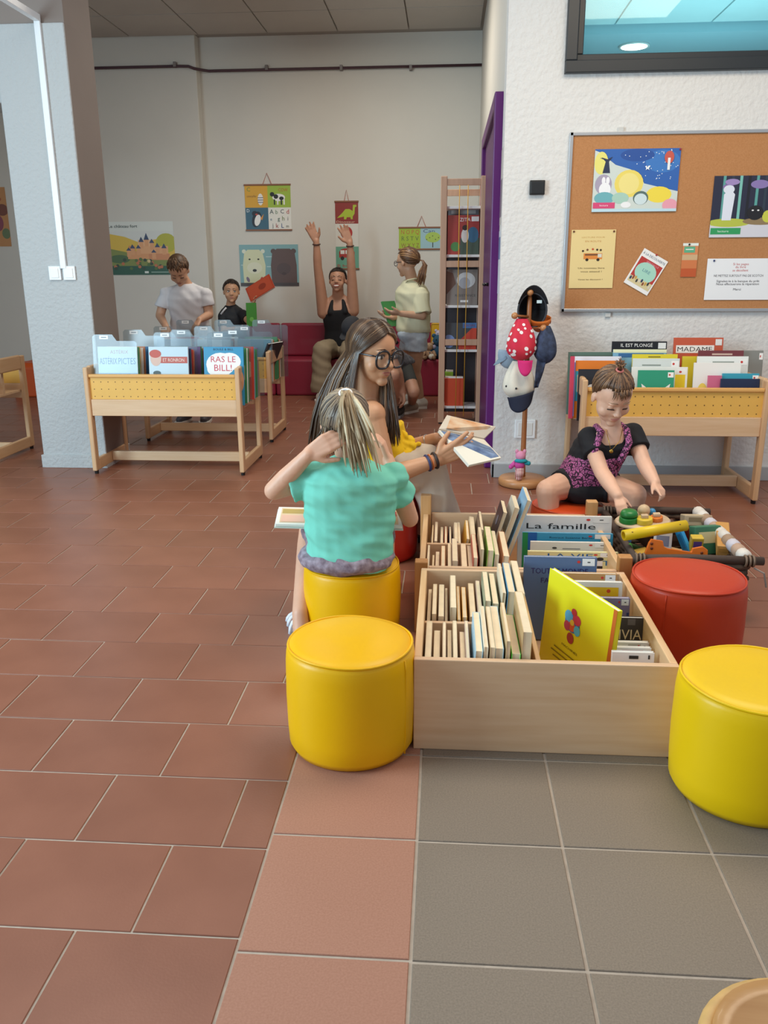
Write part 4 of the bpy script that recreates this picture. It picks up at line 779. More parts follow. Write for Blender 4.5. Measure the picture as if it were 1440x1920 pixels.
# black cap, hollow side towards the viewer
c = at(998, 582, HY-.02)
M = T((c.x, c.y+.03, c.z)) @ RX(-math.pi/2+.1) @ Matrix.Scale(-1, 4, (0, 0, 1)) @ Matrix.Scale(-1, 4, (0, 0, 1))
root = empty('cap', (c.x, c.y, c.z-.1), label='black cap hung hollow side out on the top of the hat stand', cat='cap', group='caps on the hat stand')
solid(capdome(T((c.x, c.y, c.z)) @ RX(-math.pi/2), .072, .085, .085, wob=.02).build('crown', cloth('#1b1c20'), root, smooth=True))
def fnb(u, v):
    th = math.pi*(.12+.76*u); r = 1+.42*v*math.sin((u)*math.pi)**.6
    return Vector((c.x+.074*math.cos(th)*(1+.1*v), c.y-.004-.03*v, c.z+.087*math.sin(th)*r))
solid(shell(fnb, 17, 6).build('visor', cloth('#1b1c20'), root, smooth=True))
mb = MB(); mb.tube([(c.x+.071*math.cos(a), c.y-.002, c.z+.084*math.sin(a)) for a in [2*math.pi*k/32 for k in range(32)]], .005, 6, closed=True); mb.build('sweatband', cloth('#3a3d44'), root, smooth=True)
mb = MB(); mb.box((c.x+.02, c.y-.008, c.z+.035), (c.x+.045, c.y-.004, c.z+.05), None); mb.build('size_tag', C('#cfe4e8'), root)
# orange cap below it
c = at(1012, 603, HY+.02); root = empty('cap', (c.x, c.y, c.z-.05), label='orange cap half hidden under the black one on the hat stand', cat='cap', group='caps on the hat stand')
solid(capdome(T((c.x, c.y, c.z+.02)) @ RX(math.pi+.3), .055, .06, .075, wob=.04, seed=3).build('crown', cloth('#d8762c'), root, smooth=True)); solid(brim(T((c.x, c.y, c.z+.02)) @ RZ(1.2) @ RX(.3), .055, .06, .05).build('visor', cloth('#c8641e'), root, smooth=True))
# red hat with white spots
c = at(977, 638, HY-.085); root = empty('sun_hat', (c.x, c.y, c.z-.12), label='red sun hat with white spots and pink visor on the hat stand', cat='hat', group='caps on the hat stand')
rd = mat('red_spotted_cloth', '#cf2148', .8, col2='#d93a3c', vscale=6)
def bag(c, w, hgt, d, seed=0, pinch=.35):
    rr = random.Random(seed); a = [rr.uniform(0, 6.28) for _ in range(4)]
    def fn(u, v):
        th = 2*math.pi*u; t_ = v; prof = (pinch+(1-pinch)*math.sin(min(1, t_*1.5)*math.pi/2)) if t_ < .67 else math.cos((t_-.67)/.33*math.pi/2)**.6
        k = 1+.09*math.sin(4*th+a[0]+t_)*(1-.7*t_)+.06*math.sin(7*th+a[1]-2*t_)*(1-.6*t_)
        return Vector((c[0]+w*prof*k*math.cos(th), c[1]+d*prof*k*math.sin(th), c[2]+hgt*(.5-t_)))
    return fn
fb = bag((c.x, c.y, c.z), .075, .21, .06, 5); hat = shell(fb, 41, 16).build('crown', rd, root, smooth=True)
def vis(u, v):
    th = -math.pi/2+(-1.0+2.0*u); e = math.sin(u*math.pi)**.6
    return Vector((c.x+.02+.045*math.cos(th)*(1), c.y-.01+(.05+.02*v)*math.sin(th), c.z-.095-.075*v*e))
solid(shell(vis, 15, 6).build('visor', mat('magenta_spotted', '#c81f6c', .8), root, smooth=True))
random.seed(5); mb = MB()
for i in range(24):
    u = .5+random.uniform(.05, .45); v = .12+.75*random.random(); p = fb(u, v); e = 1e-3
    n = (fb(u+e, v)-p).cross(fb(u, v+e)-p)
    if n.length < 1e-12: continue
    n.normalize(); n = -n if n.y > 0 else n; fr = frame(p+n*.0015, n.orthogonal(), n.cross(n.orthogonal())); r = random.uniform(.006, .0105)
    mb.add([(r*math.cos(k*math.pi/5), r*math.sin(k*math.pi/5)*1.15, 0) for k in range(10)], [tuple(range(10))], fr)
mb.build('spots', C('#f4ece8'), hat)
# navy bandana hat on the right
c = at(1021, 655, HY-.07); root = empty('bandana_hat', (c.x, c.y, c.z-.15), label='dark navy patterned bandana hat on the right knob of the hat stand', cat='hat', group='caps on the hat stand')
nv = mat('navy_pattern', '#232a3c', .8, col2='#3c4a68', vscale=45)
shell(bag((c.x+.004, c.y, c.z+.02), .056, .19, .055, 9, .3), 41, 16).build('crown', nv, root, smooth=True)
def tail(u, v): return Vector((c.x-.035+.05*u*(1-v*.55)-.012*v, c.y-.02+.008*math.sin(v*6+u*3), c.z-.03-.16*v))
solid(shell(tail, 8, 14).build('tail', nv, root, smooth=True), .003)
# pale blue grey cap behind on the left
c = at(957, 660, HY+.01); root = empty('cap', (c.x, c.y, c.z-.06), label='pale grey blue cap at the back left of the hat stand', cat='cap', group='caps on the hat stand')
solid(capdome(T((c.x, c.y, c.z)) @ RY(.2) @ RX(math.pi*.95), .062, .06, .085, wob=.05, seed=2).build('crown', cloth('#8fa3b4'), root, smooth=True)); solid(brim(T((c.x, c.y, c.z)) @ RZ(math.pi) @ RY(.5), .062, .06, .045).build('visor', cloth('#7f93a4'), root, smooth=True))
# white cap with navy visor, hung by its back
c = at(972, 718, HY-.06); root = empty('cap', (c.x, c.y, c.z-.12), label='off-white cap with a navy visor hanging lowest on the hat stand', cat='cap', group='caps on the hat stand')
fw = bag((c.x, c.y, c.z+.012), .082, .20, .062, 12, .38)
wc = shell(lambda u, v: fw(u, v), 41, 16).build('crown', cloth('#ded8c8'), root, smooth=True)
def vis2(u, v):
    th = math.pi+(math.pi)*u; e = math.sin(u*math.pi)**.7
    return Vector((c.x+.012+.066*math.cos(th)*(1-.12*v), c.y-.02+.052*math.sin(th)-.012*v*e, c.z-.052-.085*v*e+.018*math.cos(th)))
solid(shell(vis2, 19, 8).build('visor', cloth('#161d33'), root, smooth=True), .003)
for u, v in ((.60, .62), (.72, .66)):
    p = fw(u, v); MB().ell(p+Vector((0, -.001, 0)), .0055, u=10, w=6).build('eyelet', C('#1a1d24'), wc)
# little plush doll on the foot
c = Vector((HX-.025, HY-.085, .042))
root = empty('plush_doll', c, label='small pink and teal plush doll with striped trousers on the foot of the hat stand', cat='plush toy')
pk = mat('plush_pink', '#d78fae', .9, bump=.3, bscale=150); tl = mat('plush_teal', '#1f93a0', .9, bump=.3, bscale=150); st = bpy.data.materials.new('striped_cloth'); st.use_nodes = True
nt = st.node_tree; wv = nt.nodes.new('ShaderNodeTexWave'); wv.inputs['Scale'].default_value = 38; wv.bands_direction = 'X'; tc = nt.nodes.new('ShaderNodeTexCoord'); nt.links.new(tc.outputs['Object'], wv.inputs[0]); cr = nt.nodes.new('ShaderNodeValToRGB'); cr.color_ramp.interpolation = 'CONSTANT'; cr.color_ramp.elements[0].color = (*lin('#a8434c'), 1); cr.color_ramp.elements[1].color = (*lin('#e8d8d0'), 1); cr.color_ramp.elements[1].position = .5; nt.links.new(wv.outputs[0], cr.inputs[0]); nt.links.new(cr.outputs[0], nt.nodes['Principled BSDF'].inputs[0])
MB().chain([(c+Vector((0, 0, .02)), .02), (c+Vector((.003, 0, .055)), .024)]).build('trousers', st, root, smooth=True)
MB().ell(c+Vector((0, 0, .088)), (.03, .024, .028)).build('body', mat('plush_magenta', '#c94f9c', .9, bump=.3, bscale=150), root, smooth=True)
hd = MB().ell(c+Vector((.004, -.002, .132)), (.027, .024, .026)).build('head', pk, root, smooth=True)
for s in (-1, 1):
    MB().ell(c+Vector((.004+s*.02, 0, .155)), (.009, .006, .012)).build('ear', pk, hd, smooth=True)
    MB().cap(c+Vector((s*.02, 0, .098)), .012, c+Vector((s*.045, -.01, .075 if s < 0 else .095)), .012).build('arm', tl if s > 0 else mat('plush_magenta', '#c94f9c'), root, smooth=True)
MB().ell(c+Vector((.006, -.012, .108)), (.034, .018, .012)).build('scarf', tl, root, smooth=True)
# ================================================================= BASKET OF TOYS
rail_m = mat('dark_branch', '#4a3a30', .7, bump=.4, bscale=40, aniso=(1, 1, 1)); wick = mat('wicker_dark', '#5a4434', .8, bump=.5, bscale=60)
bxL, bxR, byN, byF, bz = .625, .972, 2.585, 3.15, .205
bk = empty('toy_basket', ((bxL+bxR)/2, (byN+byF)/2, 0), label='rectangular basket with dark branch rims, full of wooden toys', cat='basket')
mb = MB(); mb.box((bxL, byN, 0), (bxR, byF, .012)); mb.build('bottom', wick, bk)
def weave(p, q, z1, n=9):
    a = Vector(p); b = Vector(q)
    for r in range(n):
        z = .012+(z1-.012)*(r+.5)/n; d = (b-a); L = d.length; nr = Vector((-d.y, d.x, 0)).normalized(); m = 15
        mb = MB(); mb.tube([a+d*(i/m)+nr*(.004*(1 if (i+r) % 2 else -1))+Vector((0, 0, z)) for i in range(m+1)], .0105, 6); mb.build('wicker_strand', wick, bk, smooth=True)
for p, q in (((bxL, byN, 0), (bxR, byN, 0)), ((bxR, byN, 0), (bxR, byF, 0)), ((bxR, byF, 0), (bxL, byF, 0)), ((bxL, byF, 0), (bxL, byN, 0))): weave(p, q, bz-.01)
for i in range(10):
    y = byN+.02+(byF-byN-.04)*i/9
    mb = MB(); mb.tube([(bxR+.008, y, .0), (bxR+.008, y, bz)], .004, 6); mb.build('stake', C('#2c2420'), bk)
for y in (byN, byF):
    mb = MB(); mb.tube([(bxL-.03, y, bz), ((bxL+bxR)/2, y+.003, bz+.004), (bxR+.05, y, bz)], .014, 10); mb.build('rim_branch', rail_m, bk, smooth=True)
    for x in (bxL+.01, bxR+.005):
        for k in range(3):
            mb = MB(); mb.tube([(x+.012*k-.012, y+.017*math.cos(a), bz+.017*math.sin(a)) for a in [2*math.pi*j/14 for j in range(14)]], .004, 6, closed=True); mb.build('binding', C('#7a6450'), bk, smooth=True)
mb = MB(); mb.tube([(bxL, byN, bz-.004), (bxL, byF, bz-.004)], .012, 10); mb.build('rim_branch', rail_m, bk, smooth=True)
for s, x in ((1, bxR),):
    for i in range(11):
        y = byN+.035+(byF-byN-.07)*i/10
        mb = MB(); mb.tube([(x, y-.024, bz+.002), (x, y-.012, bz+.006), (x, y+.012, bz+.006), (x, y+.024, bz+.002)], [.018, .0225, .0225, .018], 12); mb.build('rim_wrapping', C(['#d9d2c8', '#b89a84', '#c9c4cc', '#a3886f', '#dcd8d0'][i % 5], .8), bk, smooth=True)
mb = MB(); mb.tube([(bxR+.02, byN-.01, bz-.02), (bxR+.045, byN-.03, bz-.03), (bxR+.055, byN-.035, bz-.075)], .003, 6); mb.build('loose_strip', C('#8a8078'), bk)
# toys
def toy(name, lab): return empty(name, (0, 0, 0), label=lab, cat='toy', group='toys in the basket')
def setloc(root, p): root.location = p; return root
c = fl(1205, 972, .255); root = setloc(toy('shape_board', 'round wooden shape board with green, yellow and orange pegs under the toddler\'s hand'), (c.x, c.y, .235))
TB = T((c.x, c.y, .245)) @ RX(.12) @ RY(-.06)
mb = MB(); mb.lathe([(.07, -.006), (.075, 0), (.07, .006)], 28, TB @ Matrix.Diagonal((1.3, 1, 1, 1))); mb.build('board', wood('toy_wood', '#c9ae8c', '#d6bc9a', 'x'), root, smooth=True)
for dx, dy, r, h_, col, n in ((-.05, -.012, .033, .02, '#2a8a3c', 28), (.0, -.03, .028, .02, '#e2c23c', 28), (.045, -.012, .022, .016, '#dd7a2c', 28)):
    mb = MB(); mb.lathe([(r, .006), (r*1.02, .01), (r*.98, .006+h_)], n, TB @ T((dx, dy, 0))); pg = mb.build('peg', C(col, .35), root, smooth=True, bevel=.002)
    if dx > -.04: mb = MB(); mb.box((dx-.012, dy-.009, .006+h_), (dx+.012, dy+.009, .018+h_), TB); mb.build('block', wood('toy_wood', '#c9ae8c', '#d6bc9a', 'x'), pg, bevel=.002)
    else: mb = MB(); mb.lathe([(.028, .028), (.031, .034), (.026, .046), (.01, .05)], 24, TB @ T((dx, dy, 0))); mb.build('green_ring', C('#1f7a34', .35), pg, smooth=True)
for dx, dy, r, col in ((.01, .03, .022, '#d2b48e'), (.04, .035, .013, '#3a8fc0')):
    MB().ell(TB @ Vector((dx, dy, .006+r)), r).build('bead', C(col, .4), root, smooth=True)
a = at(1169, 1004, 2.68); b = at(1286, 985, 2.74)
root = setloc(toy('toy_tube', 'long yellow plastic tube lying across the basket'), tuple((a+b)/2)); d = (b-a).normalized()
q = d.to_track_quat('Z', 'X').to_matrix().to_4x4(); L = (b-a).length; MT = T(a) @ q
mb = MB(); mb.lathe([(.013, 0), (.0185, 0), (.0185, L), (.013, L), (.013, 0)], 20, MT, cap=False); mb.build('tube', C('#e8c418', .35), root, smooth=True)
for u in (.12, .88):
    p = MT @ Vector((0, 0, L*u)); mb = MB(); mb.ell(p+Vector((0, -.012, .0105)), (.005, .004, .003), u=10, w=6); mb.build('hole', C('#7a5a10'), root)
# orange crocodile-like plate
o0 = at(1208, 1056, 2.66); o1 = at(1328, 1056, 2.66); w_ = o1.x-o0.x
root = setloc(toy('toy_plate', 'flat orange wooden animal shaped piece standing at the front of the basket'), (o0.x+w_/2, 2.70, o0.z))
poly = [(0, 0), (0, .2), (.06, .42), (.10, .50), (.28, .46), (.30, .34), (.36, .30), (.74, .22), (.76, .30), (.92, .34), (1.0, .26), (1.0, 0)]
MP = frame((o0.x, 2.66, o0.z+.004), (1, .06, 0), (0, .2, 1)); mb = MB(); mb.prism([(x*w_, y*w_*.75) for x, y in poly], -.006, .006, MP); mb.build('plate', C('#e0711c', .4), root, bevel=.002)
for x, y in ((.10, .30), (.10, .40), (.9, .2)): mb = MB(); mb.ell(MP @ Vector((x*w_, y*w_*.75, .0062)), (.005, .0035, .005), u=10, w=6); mb.build('hole', C('#6a2c08'), root)
for nm, lab, a, b, th, col in (('toy_peg', 'bright green clothes peg like toy piece at the left of the basket', at(1178, 1020, 2.72), at(1190, 1048, 2.70), (.008, .006), '#3fae2c'), ('toy_bar', 'bright blue plastic bar standing in the basket', at(1272, 992, 2.84), at(1290, 1036, 2.80), (.014, .008), '#2f9ad8')):
    root = setloc(toy(nm, lab), tuple(b)); d = (a-b); M = T(b) @ d.to_track_quat('Z', 'X').to_matrix().to_4x4(); L = d.length
    mb = MB(); mb.box((-th[0], -th[1], 0), (th[0], th[1], L), M); mb.build('body', C(col, .35), root, bevel=.002); mb = MB(); mb.box((-th[0]*.5, -th[1]*1.15, L*.2), (th[0]*.5, th[1]*1.15, L*.8), M); mb.build('groove', C({'#3fae2c': '#2c8a1e', '#2f9ad8': '#1f7ab8'}[col]), root)
for i, (px, py, Y, s, col, col2, lab) in enumerate(((1242, 1018, 2.78, (.03, .02, .045), '#e8e6e2', '#8a90a8', 'white printed toy block in the middle of the basket'), (1305, 1020, 2.79, (.02, .016, .03), '#d8b83c', '#6a4a98', 'small yellow and purple toy block right of the blue bar'), (1322, 1012, 2.86, (.05, .02, .05), '#3f7a5c', '#d8d0a0', 'green box lid among the toys on the right'), (1355, 1010, 2.83, (.022, .09, .02), '#c8924c', '#b8823c', 'slanting light wooden slat at the right side of the basket'), (1305, 975, 3.04, (.05, .03, .02), '#c2b090', '#8a7a5c', 'pale wooden box at the far right corner of the basket'), (1235, 1000, 2.93, (.07, .05, .03), '#5a3a30', '#7a5444', 'dark brown wooden box in the middle of the basket'))):
    p = at(px, py, Y); root = setloc(toy('toy_block', lab), tuple(p-Vector((0, 0, s[2])))); M = T(p) @ RZ(.25*((i % 3)-1)) @ RX(.2*((i % 2)*2-1))
    mb = MB(); mb.box((-s[0], -s[1], -s[2]), s, M); mb.build('body', C(col), root, bevel=.003); mb = MB(); mb.box((-s[0]*.7, -s[1]*1.02, -s[2]*.2), (s[0]*.7, s[1]*1.02, s[2]*.6), M); mb.build('panel', C(col2), root)
# a bed of mixed blocks fills the basket below
random.seed(21)
for i in range(12):
    x = bxL+.07+(bxR-bxL-.14)*(i % 3)/2; y = byN+.07+(byF-byN-.14)*(i//3)/3; z = .10+.05*random.random(); s = (random.uniform(.02, .045), random.uniform(.015, .03), random.uniform(.012, .025)); col = random.choice(['#c9a06a', '#7a4a34', '#b84a34', '#3f6a9a', '#d8b04a', '#5a8a4a', '#8a6a50'])
    cn = {'#c9a06a': 'natural wood', '#7a4a34': 'dark wood', '#b84a34': 'red', '#3f6a9a': 'blue', '#d8b04a': 'yellow', '#5a8a4a': 'green', '#8a6a50': 'brown'}[col]
    M = T((x, y, z)) @ RZ(random.uniform(0, 3)) @ RX(random.uniform(-.4, .4)); mb = MB(); mb.box((-s[0], -s[1], -s[2]), s, M); tag(mb.build('toy_brick', C(col), bevel=.003), '%s toy brick loose in the basket, %s row, %s' % (cn, ['front', 'second', 'third', 'rear'][i//3], ['left', 'middle', 'right'][i % 3]), 'toy', 'loose bricks in the basket')
# ================================================================= PLYWOOD CHAIR AT THE LOWER RIGHT
ply = wood('plywood', '#b5824c', '#c3925c', 'x', .35); edge = mat('ply_edge', '#d2a868', .5, var=.1, vscale=60)
cc = fl(1566, 2018, .45)
chs = empty('plywood_chair', (cc.x, cc.y, 0), label='curved plywood chair seat cut off by the lower right corner', cat='chair')
def seatpt(a, r, n=2.3):
    c_, s_ = math.cos(a), math.sin(a); k = (abs(c_)**n+abs(s_)**n)**(-1/n); return c_*k*r, s_*k*r
CR = (fl(1335, 1920, .45)-cc).length*.98
def seat(u, v): x, y = seatpt(2*math.pi*u, CR*v); return Vector((cc.x+x, cc.y+y, .445-.012*(1-v**2)))
o = shell(seat, 49, 8).build('seat', ply, chs, smooth=True); solid(o, .012, -1)
mb = MB(); mb.tube([(cc.x+seatpt(a, CR+.002)[0], cc.y+seatpt(a, CR+.002)[1], .441) for a in [2*math.pi*k/48 for k in range(48)]], .0085, 8, closed=True); mb.build('seat_rim', edge, chs, smooth=True)
for sx in (-1, 1):
    for sy in (-1, 1): mb = MB(); mb.cone((cc.x+sx*CR*.6, cc.y+sy*CR*.6, .43), .011, (cc.x+sx*CR*.75, cc.y+sy*CR*.75, 0), .009, 12); mb.build('leg', ply, chs, smooth=True)
# ================================================================= PEOPLE
def blob(mb, voxel, it=4, wrinkle=None):
    """union of overlapping closed shapes as one smooth continuous surface"""
    me = bpy.data.meshes.new('b'); me.from_pydata(mb.v, [], mb.f); o = bpy.data.objects.new('b', me); COL.objects.link(o)
    r = o.modifiers.new('r', 'REMESH'); r.mode = 'VOXEL'; r.voxel_size = voxel; r.use_smooth_shade = True
    if it: s = o.modifiers.new('s', 'SMOOTH'); s.factor = .5; s.iterations = it
    dg = bpy.context.evaluated_depsgraph_get(); out = bpy.data.meshes.new_from_object(o.evaluated_get(dg)); bpy.data.objects.remove(o); bpy.data.meshes.remove(me)
    if wrinkle:
        amp, fr, dirv = wrinkle; n = len(out.vertices); co = np.empty(n*3); out.vertices.foreach_get('co', co); no = np.empty(n*3); out.vertex_normals.foreach_get('vector', no)
        co = co.reshape(-1, 3); no = no.reshape(-1, 3); d = np.array(dirv, float); d /= np.linalg.norm(d); e = np.cross(d, [.3, .8, .5]); e /= np.linalg.norm(e); g = np.cross(d, e)
        a, b, c_ = co@d*fr, co@e*fr, co@g*fr
        w = np.sin(a*1.0+1.7*np.sin(b*.35+.4)+.8*np.sin(c_*.5))*.6+np.sin(a*2.1+1.1*np.sin(b*.6+1)+c_*.3)*.35+np.sin(a*.45+b*.5+c_*.4)*.6
        co += no*(amp*w)[:, None]; out.vertices.foreach_set('co', co.ravel())
    out.polygons.foreach_set('use_smooth', [True]*len(out.polygons)); out.update(); return out
def attach(me, name, m, parent):
    I = rmat(parent).inverted(); me.transform(I); me.materials.clear(); me.materials.append(m); return linkmesh(name, me, parent)
def loft(mb, rings, n=24):
    """rings: (centre, half width vector, half depth vector)"""
    vs = []; fs = []; m = len(rings)
    for c, a, b in rings:
        for k in range(n):
            t = 2*math.pi*k/n; ct, st = math.cos(t), math.sin(t); q = 2.4; kk = (abs(ct)**q+abs(st)**q)**(-1/q)
            vs.append(tuple(Vector(c)+Vector(a)*(ct*kk)+Vector(b)*(st*kk)))
    for i in range(m-1):
        for k in range(n): fs.append((i*n+k, i*n+(k+1) % n, (i+1)*n+(k+1) % n, (i+1)*n+k))
    fs += [tuple(range(n-1, -1, -1)), tuple(range((m-1)*n, m*n))]; mb.add(vs, fs)
class Head:
    def __init__(s, c, f, u, H):
        s.c = Vector(c); s.f = Vector(f).normalized(); s.u = Vector(u); s.u = (s.u-s.f*s.u.dot(s.f)).normalized(); s.r = s.f.cross(s.u); s.H = H
        s.R = Matrix((s.r, s.f, s.u)).transposed()
    def p(s, r, f, u): return s.c+(s.r*r+s.f*f+s.u*u)*s.H
    def e(s, mb, c, rad, u=20, w=12): mb.ell(s.p(*c), [q*s.H for q in rad], s.R, u, w)
    def scalp(s, d, k=1.0):
        d = Vector(d).normalized(); return s.p(d.x*.345*k, -.07+d.y*.43*k, .135+d.z*.385*k)
    def skin(s, mb, nb, rn, young=0, ears=True):
        e = s.e
        e(mb, (0, -.06, .13), (.335, .42, .37), 28, 18); e(mb, (0, .10, -.10), (.275+.02*young, .26, .36), 24, 16); e(mb, (0, .12, -.28), (.215+.02*young, .2, .17)); e(mb, (0, .262, -.405), (.10, .085, .08))
        for q in (-1, 1):
            e(mb, (q*.165, .19, -.15), (.115+.02*young, .115+.015*young, .125)); [e(mb, (q*.34, -.05, -.05), (.03, .075, .105)), e(mb, (q*.35, -.065, -.02), (.028, .05, .06))] if ears else None; e(mb, (q*.042, .385, -.135), (.038, .04, .028))
            e(mb, (q*.11, .305, .085), (.10, .055, .04))
        y_ = 1-.22*young; mb.chain([(s.p(0, .325, .03), .03*s.H), (s.p(0, .325+.075*y_, -.075), .036*s.H), (s.p(0, .325+.107*y_, -.125), .043*s.H*y_)]); e(mb, (0, .300, -.265), (.115, .065, .075))
        mb.cap(s.p(0, -.08, -.25), rn, nb, rn*1.1, 16)
    def face(s, body, eye='#4a3020', brow='#4a3424', lip='#b5685c', look=(0, 0), closed=False, smile=False):
        for q in (-1, 1):
            if not closed:
                mb = MB(); mb.ell(s.p(q*.128, .300, 0), [.062*s.H, .05*s.H, .040*s.H], s.R, 14, 10); ey = mb.build('eye', C('#ded4cc', .25), body, smooth=True)
                mb = MB(); mb.ell(s.p(q*.128+look[0]*.03, .336, look[1]*.02), [.029*s.H, .016*s.H, .030*s.H], s.R, 12, 8); mb.build('iris', C(eye, .2), ey, smooth=True)
            mb = MB(); z = .038 if not closed else -.022; mb.tube([s.p(q*.062, .328, z-.022), s.p(q*.10, .350, z), s.p(q*.145, .345, z+.002), s.p(q*.197, .295, z-.022)], .010*s.H, 6); mb.build('eyelash', C('#2a1a14'), body, smooth=True)
            if closed:
                mb = MB(); mb.ell(s.p(q*.128, .290, .004), [.066*s.H, .050*s.H, .045*s.H], s.R, 14, 10); mb.build('eyelid', body.data.materials[0], body, smooth=True)
            mb = MB(); mb.tube([s.p(q*.05, .352, .105), s.p(q*.12, .365, .133), s.p(q*.215, .285, .11)], [.011*s.H, .011*s.H, .004*s.H], 6, flat=.6); mb.build('eyebrow', C(brow, .8), body, smooth=True)
        lm = C(lip, .4)
        if smile:
            mb = MB(); mb.ell(s.p(0, .355, -.255), [.115*s.H, .04*s.H, .04*s.H], s.R, 16, 10); mb.build('teeth', C('#eae4da', .3), body, smooth=True)
            for dz in (.04, -.045): mb = MB(); mb.tube([s.p(-.125, .335, -.235), s.p(-.06, .385, -.255+dz), s.p(.06, .385, -.255+dz), s.p(.125, .335, -.235)], .016*s.H, 6); mb.build('lip', lm, body, smooth=True)
        else:
            mb = MB(); mb.ell(s.p(0, .342, -.250), [.088*s.H, .030*s.H, .016*s.H], s.R, 14, 8); mb.build('lip', lm, body, smooth=True); mb = MB(); mb.ell(s.p(0, .338, -.282), [.070*s.H, .030*s.H, .018*s.H], s.R, 14, 8); mb.build('lip', lm, body, smooth=True)
def hand(mb, w, d, n, L, side=1, curl=(.25, .3, .35, .4), spread=.05, thumb=.6, point=False):
    """w wrist, d towards the fingers, n palm normal, side: +1 thumb on d x n side"""
    w = Vector(w); d = Vector(d).normalized(); n = Vector(n); n = (n-d*n.dot(d)).normalized(); t = d.cross(n)*side
    r = .058*L; offs = (.165, .055, -.055, -.155); lens = (.40, .45, .42, .33)
    for i in range(4):
        k = w+d*(.50*L-abs(offs[i]-.05)*.12*L)+t*(offs[i]*L); mb.cap(w+t*(offs[i]*.6*L)+d*.03*L, .085*L, k, .078*L, 10)
        a = k; ang = 0; c_ = curl[i] if not (point and i == 0) else .03; fd = (d+t*(offs[i]*spread*6)).normalized()
        for j, fr in enumerate((.46, .30, .24)):
            ang += c_*(1 if j else .9); v = (fd*math.cos(ang)+n*math.sin(ang)); b = a+v*(lens[i]*L*fr); mb.cap(a, r*(1.12-.1*j), b, r*(1.0-.1*j), 10); a = b
    b0 = w+d*.10*L+t*.12*L; dv = (t*thumb+d*.65+n*.30).normalized(); k1 = b0+dv*.22*L; dv2 = (t*thumb*.5+d*.85+n*.35).normalized(); k2 = k1+dv2*.17*L; k3 = k2+dv2*.13*L
    mb.cap(b0, .088*L, k1, .072*L, 10); mb.cap(k1, .07*L, k2, .063*L, 10); mb.cap(k2, .062*L, k3, .052*L, 10)
def locks(name, m, parent, paths, n=6):
    """paths: (points, radii, tone)"""
    mb = MB(); tone = []
    for pts, rad, tn in paths:
        k = len(mb.v); mb.tube(pts, rad, n, flat=.55); tone += [tn]*(len(mb.v)-k)
    o = mb.build(name, m, parent, smooth=True); a = o.data.attributes.new('tone', 'FLOAT', 'POINT'); a.data.foreach_set('value', tone); return o
def slerp(a, b, t):
    a = Vector(a).normalized(); b = Vector(b).normalized(); q = a.lerp(b, t)
    if q.length < 1e-4: q = a
    dt = max(-1, min(1, a.dot(b))); om = math.acos(dt)
    if om > 1e-3: q = a*(math.sin((1-t)*om)/math.sin(om))+b*(math.sin(t*om)/math.sin(om))
    return q.normalized()
def basecap(h, m, parent, k=1.0, back=.0, up=.0):
    mb = MB(); h.e(mb, (0, -.115-back, .165+up), (.348*k, .405*k, .365*k), 28, 18); o = mb.build('hair', m, parent, smooth=True); a = o.data.attributes.new('tone', 'FLOAT', 'POINT'); a.data.foreach_set('value', [.25]*len(o.data.vertices)); return o
def short_hair(h, m, parent, seed=1, fringe=.38, N=520):
    rr = random.Random(seed); o = basecap(h, m, parent, 1.0, -.01, .04); wv = Vector((.1, -.5, .85)); P = []
    for i in range(N):
        th = rr.uniform(0, 2*math.pi); z = rr.uniform(-.45, .95); s_ = math.sqrt(max(0, 1-z*z)); d = Vector((s_*math.cos(th), s_*math.sin(th), z))
        lim = -.42 if d.y < -.1 else (fringe if d.y > .45 else -.12+(d.y+.1)/.55*(fringe+.12)+(-.22 if abs(d.x) > .8 else 0))
        if z < lim+rr.uniform(-.12, .10): continue
        a = slerp(wv, d, max(0, 1-.45/max(.15, wv.normalized().angle(d)))); k = rr.uniform(1.03, 1.08); dd = d+Vector((rr.uniform(-.12, .12), rr.uniform(-.12, .12), rr.uniform(-.06, .02)))
        P.append(([h.scalp(slerp(a, dd, t), k-.01+.02*math.sin(t*3.1)) for t in (0, .25, .5, .75, 1)], [.01*h.H, .026*h.H, .028*h.H, .02*h.H, .004*h.H], rr.random()))
    locks('hair_locks', m, o, P); return o
def tied_hair(h, m, parent, tie, seed=1, N=120, front=.62, low=-.5, k=1.03):
    """hair combed from the hairline to a tie on the scalp"""
    rr = random.Random(seed); o = basecap(h, m, parent); P = []; T_ = Vector(tie).normalized()
    for i in range(N):
        a = 2*math.pi*i/N+rr.uniform(-.02, .02); y = math.sin(a); x = math.cos(a)
        # hairline: forehead, temples, behind the ears, nape
        z = front if y > .55 else (low if y < -.35 else low+(front-low)*((y+.35)/.9)**1.3)
        s_ = math.sqrt(max(.02, 1-z*z)); d = Vector((x*s_, y*s_, z+rr.uniform(-.05, .05)))
        kk = k+rr.uniform(-.01, .02); end = T_+Vector((rr.uniform(-.07, .07), rr.uniform(-.05, .05), rr.uniform(-.05, .05)))
        P.append(([h.scalp(slerp(d, end, t), kk+(.05*t*t)) for t in (0, .2, .4, .6, .8, 1)], [.012*h.H, .028*h.H, .03*h.H, .028*h.H, .024*h.H, .012*h.H], rr.random()))
    locks('hair_locks', m, o, P); return o
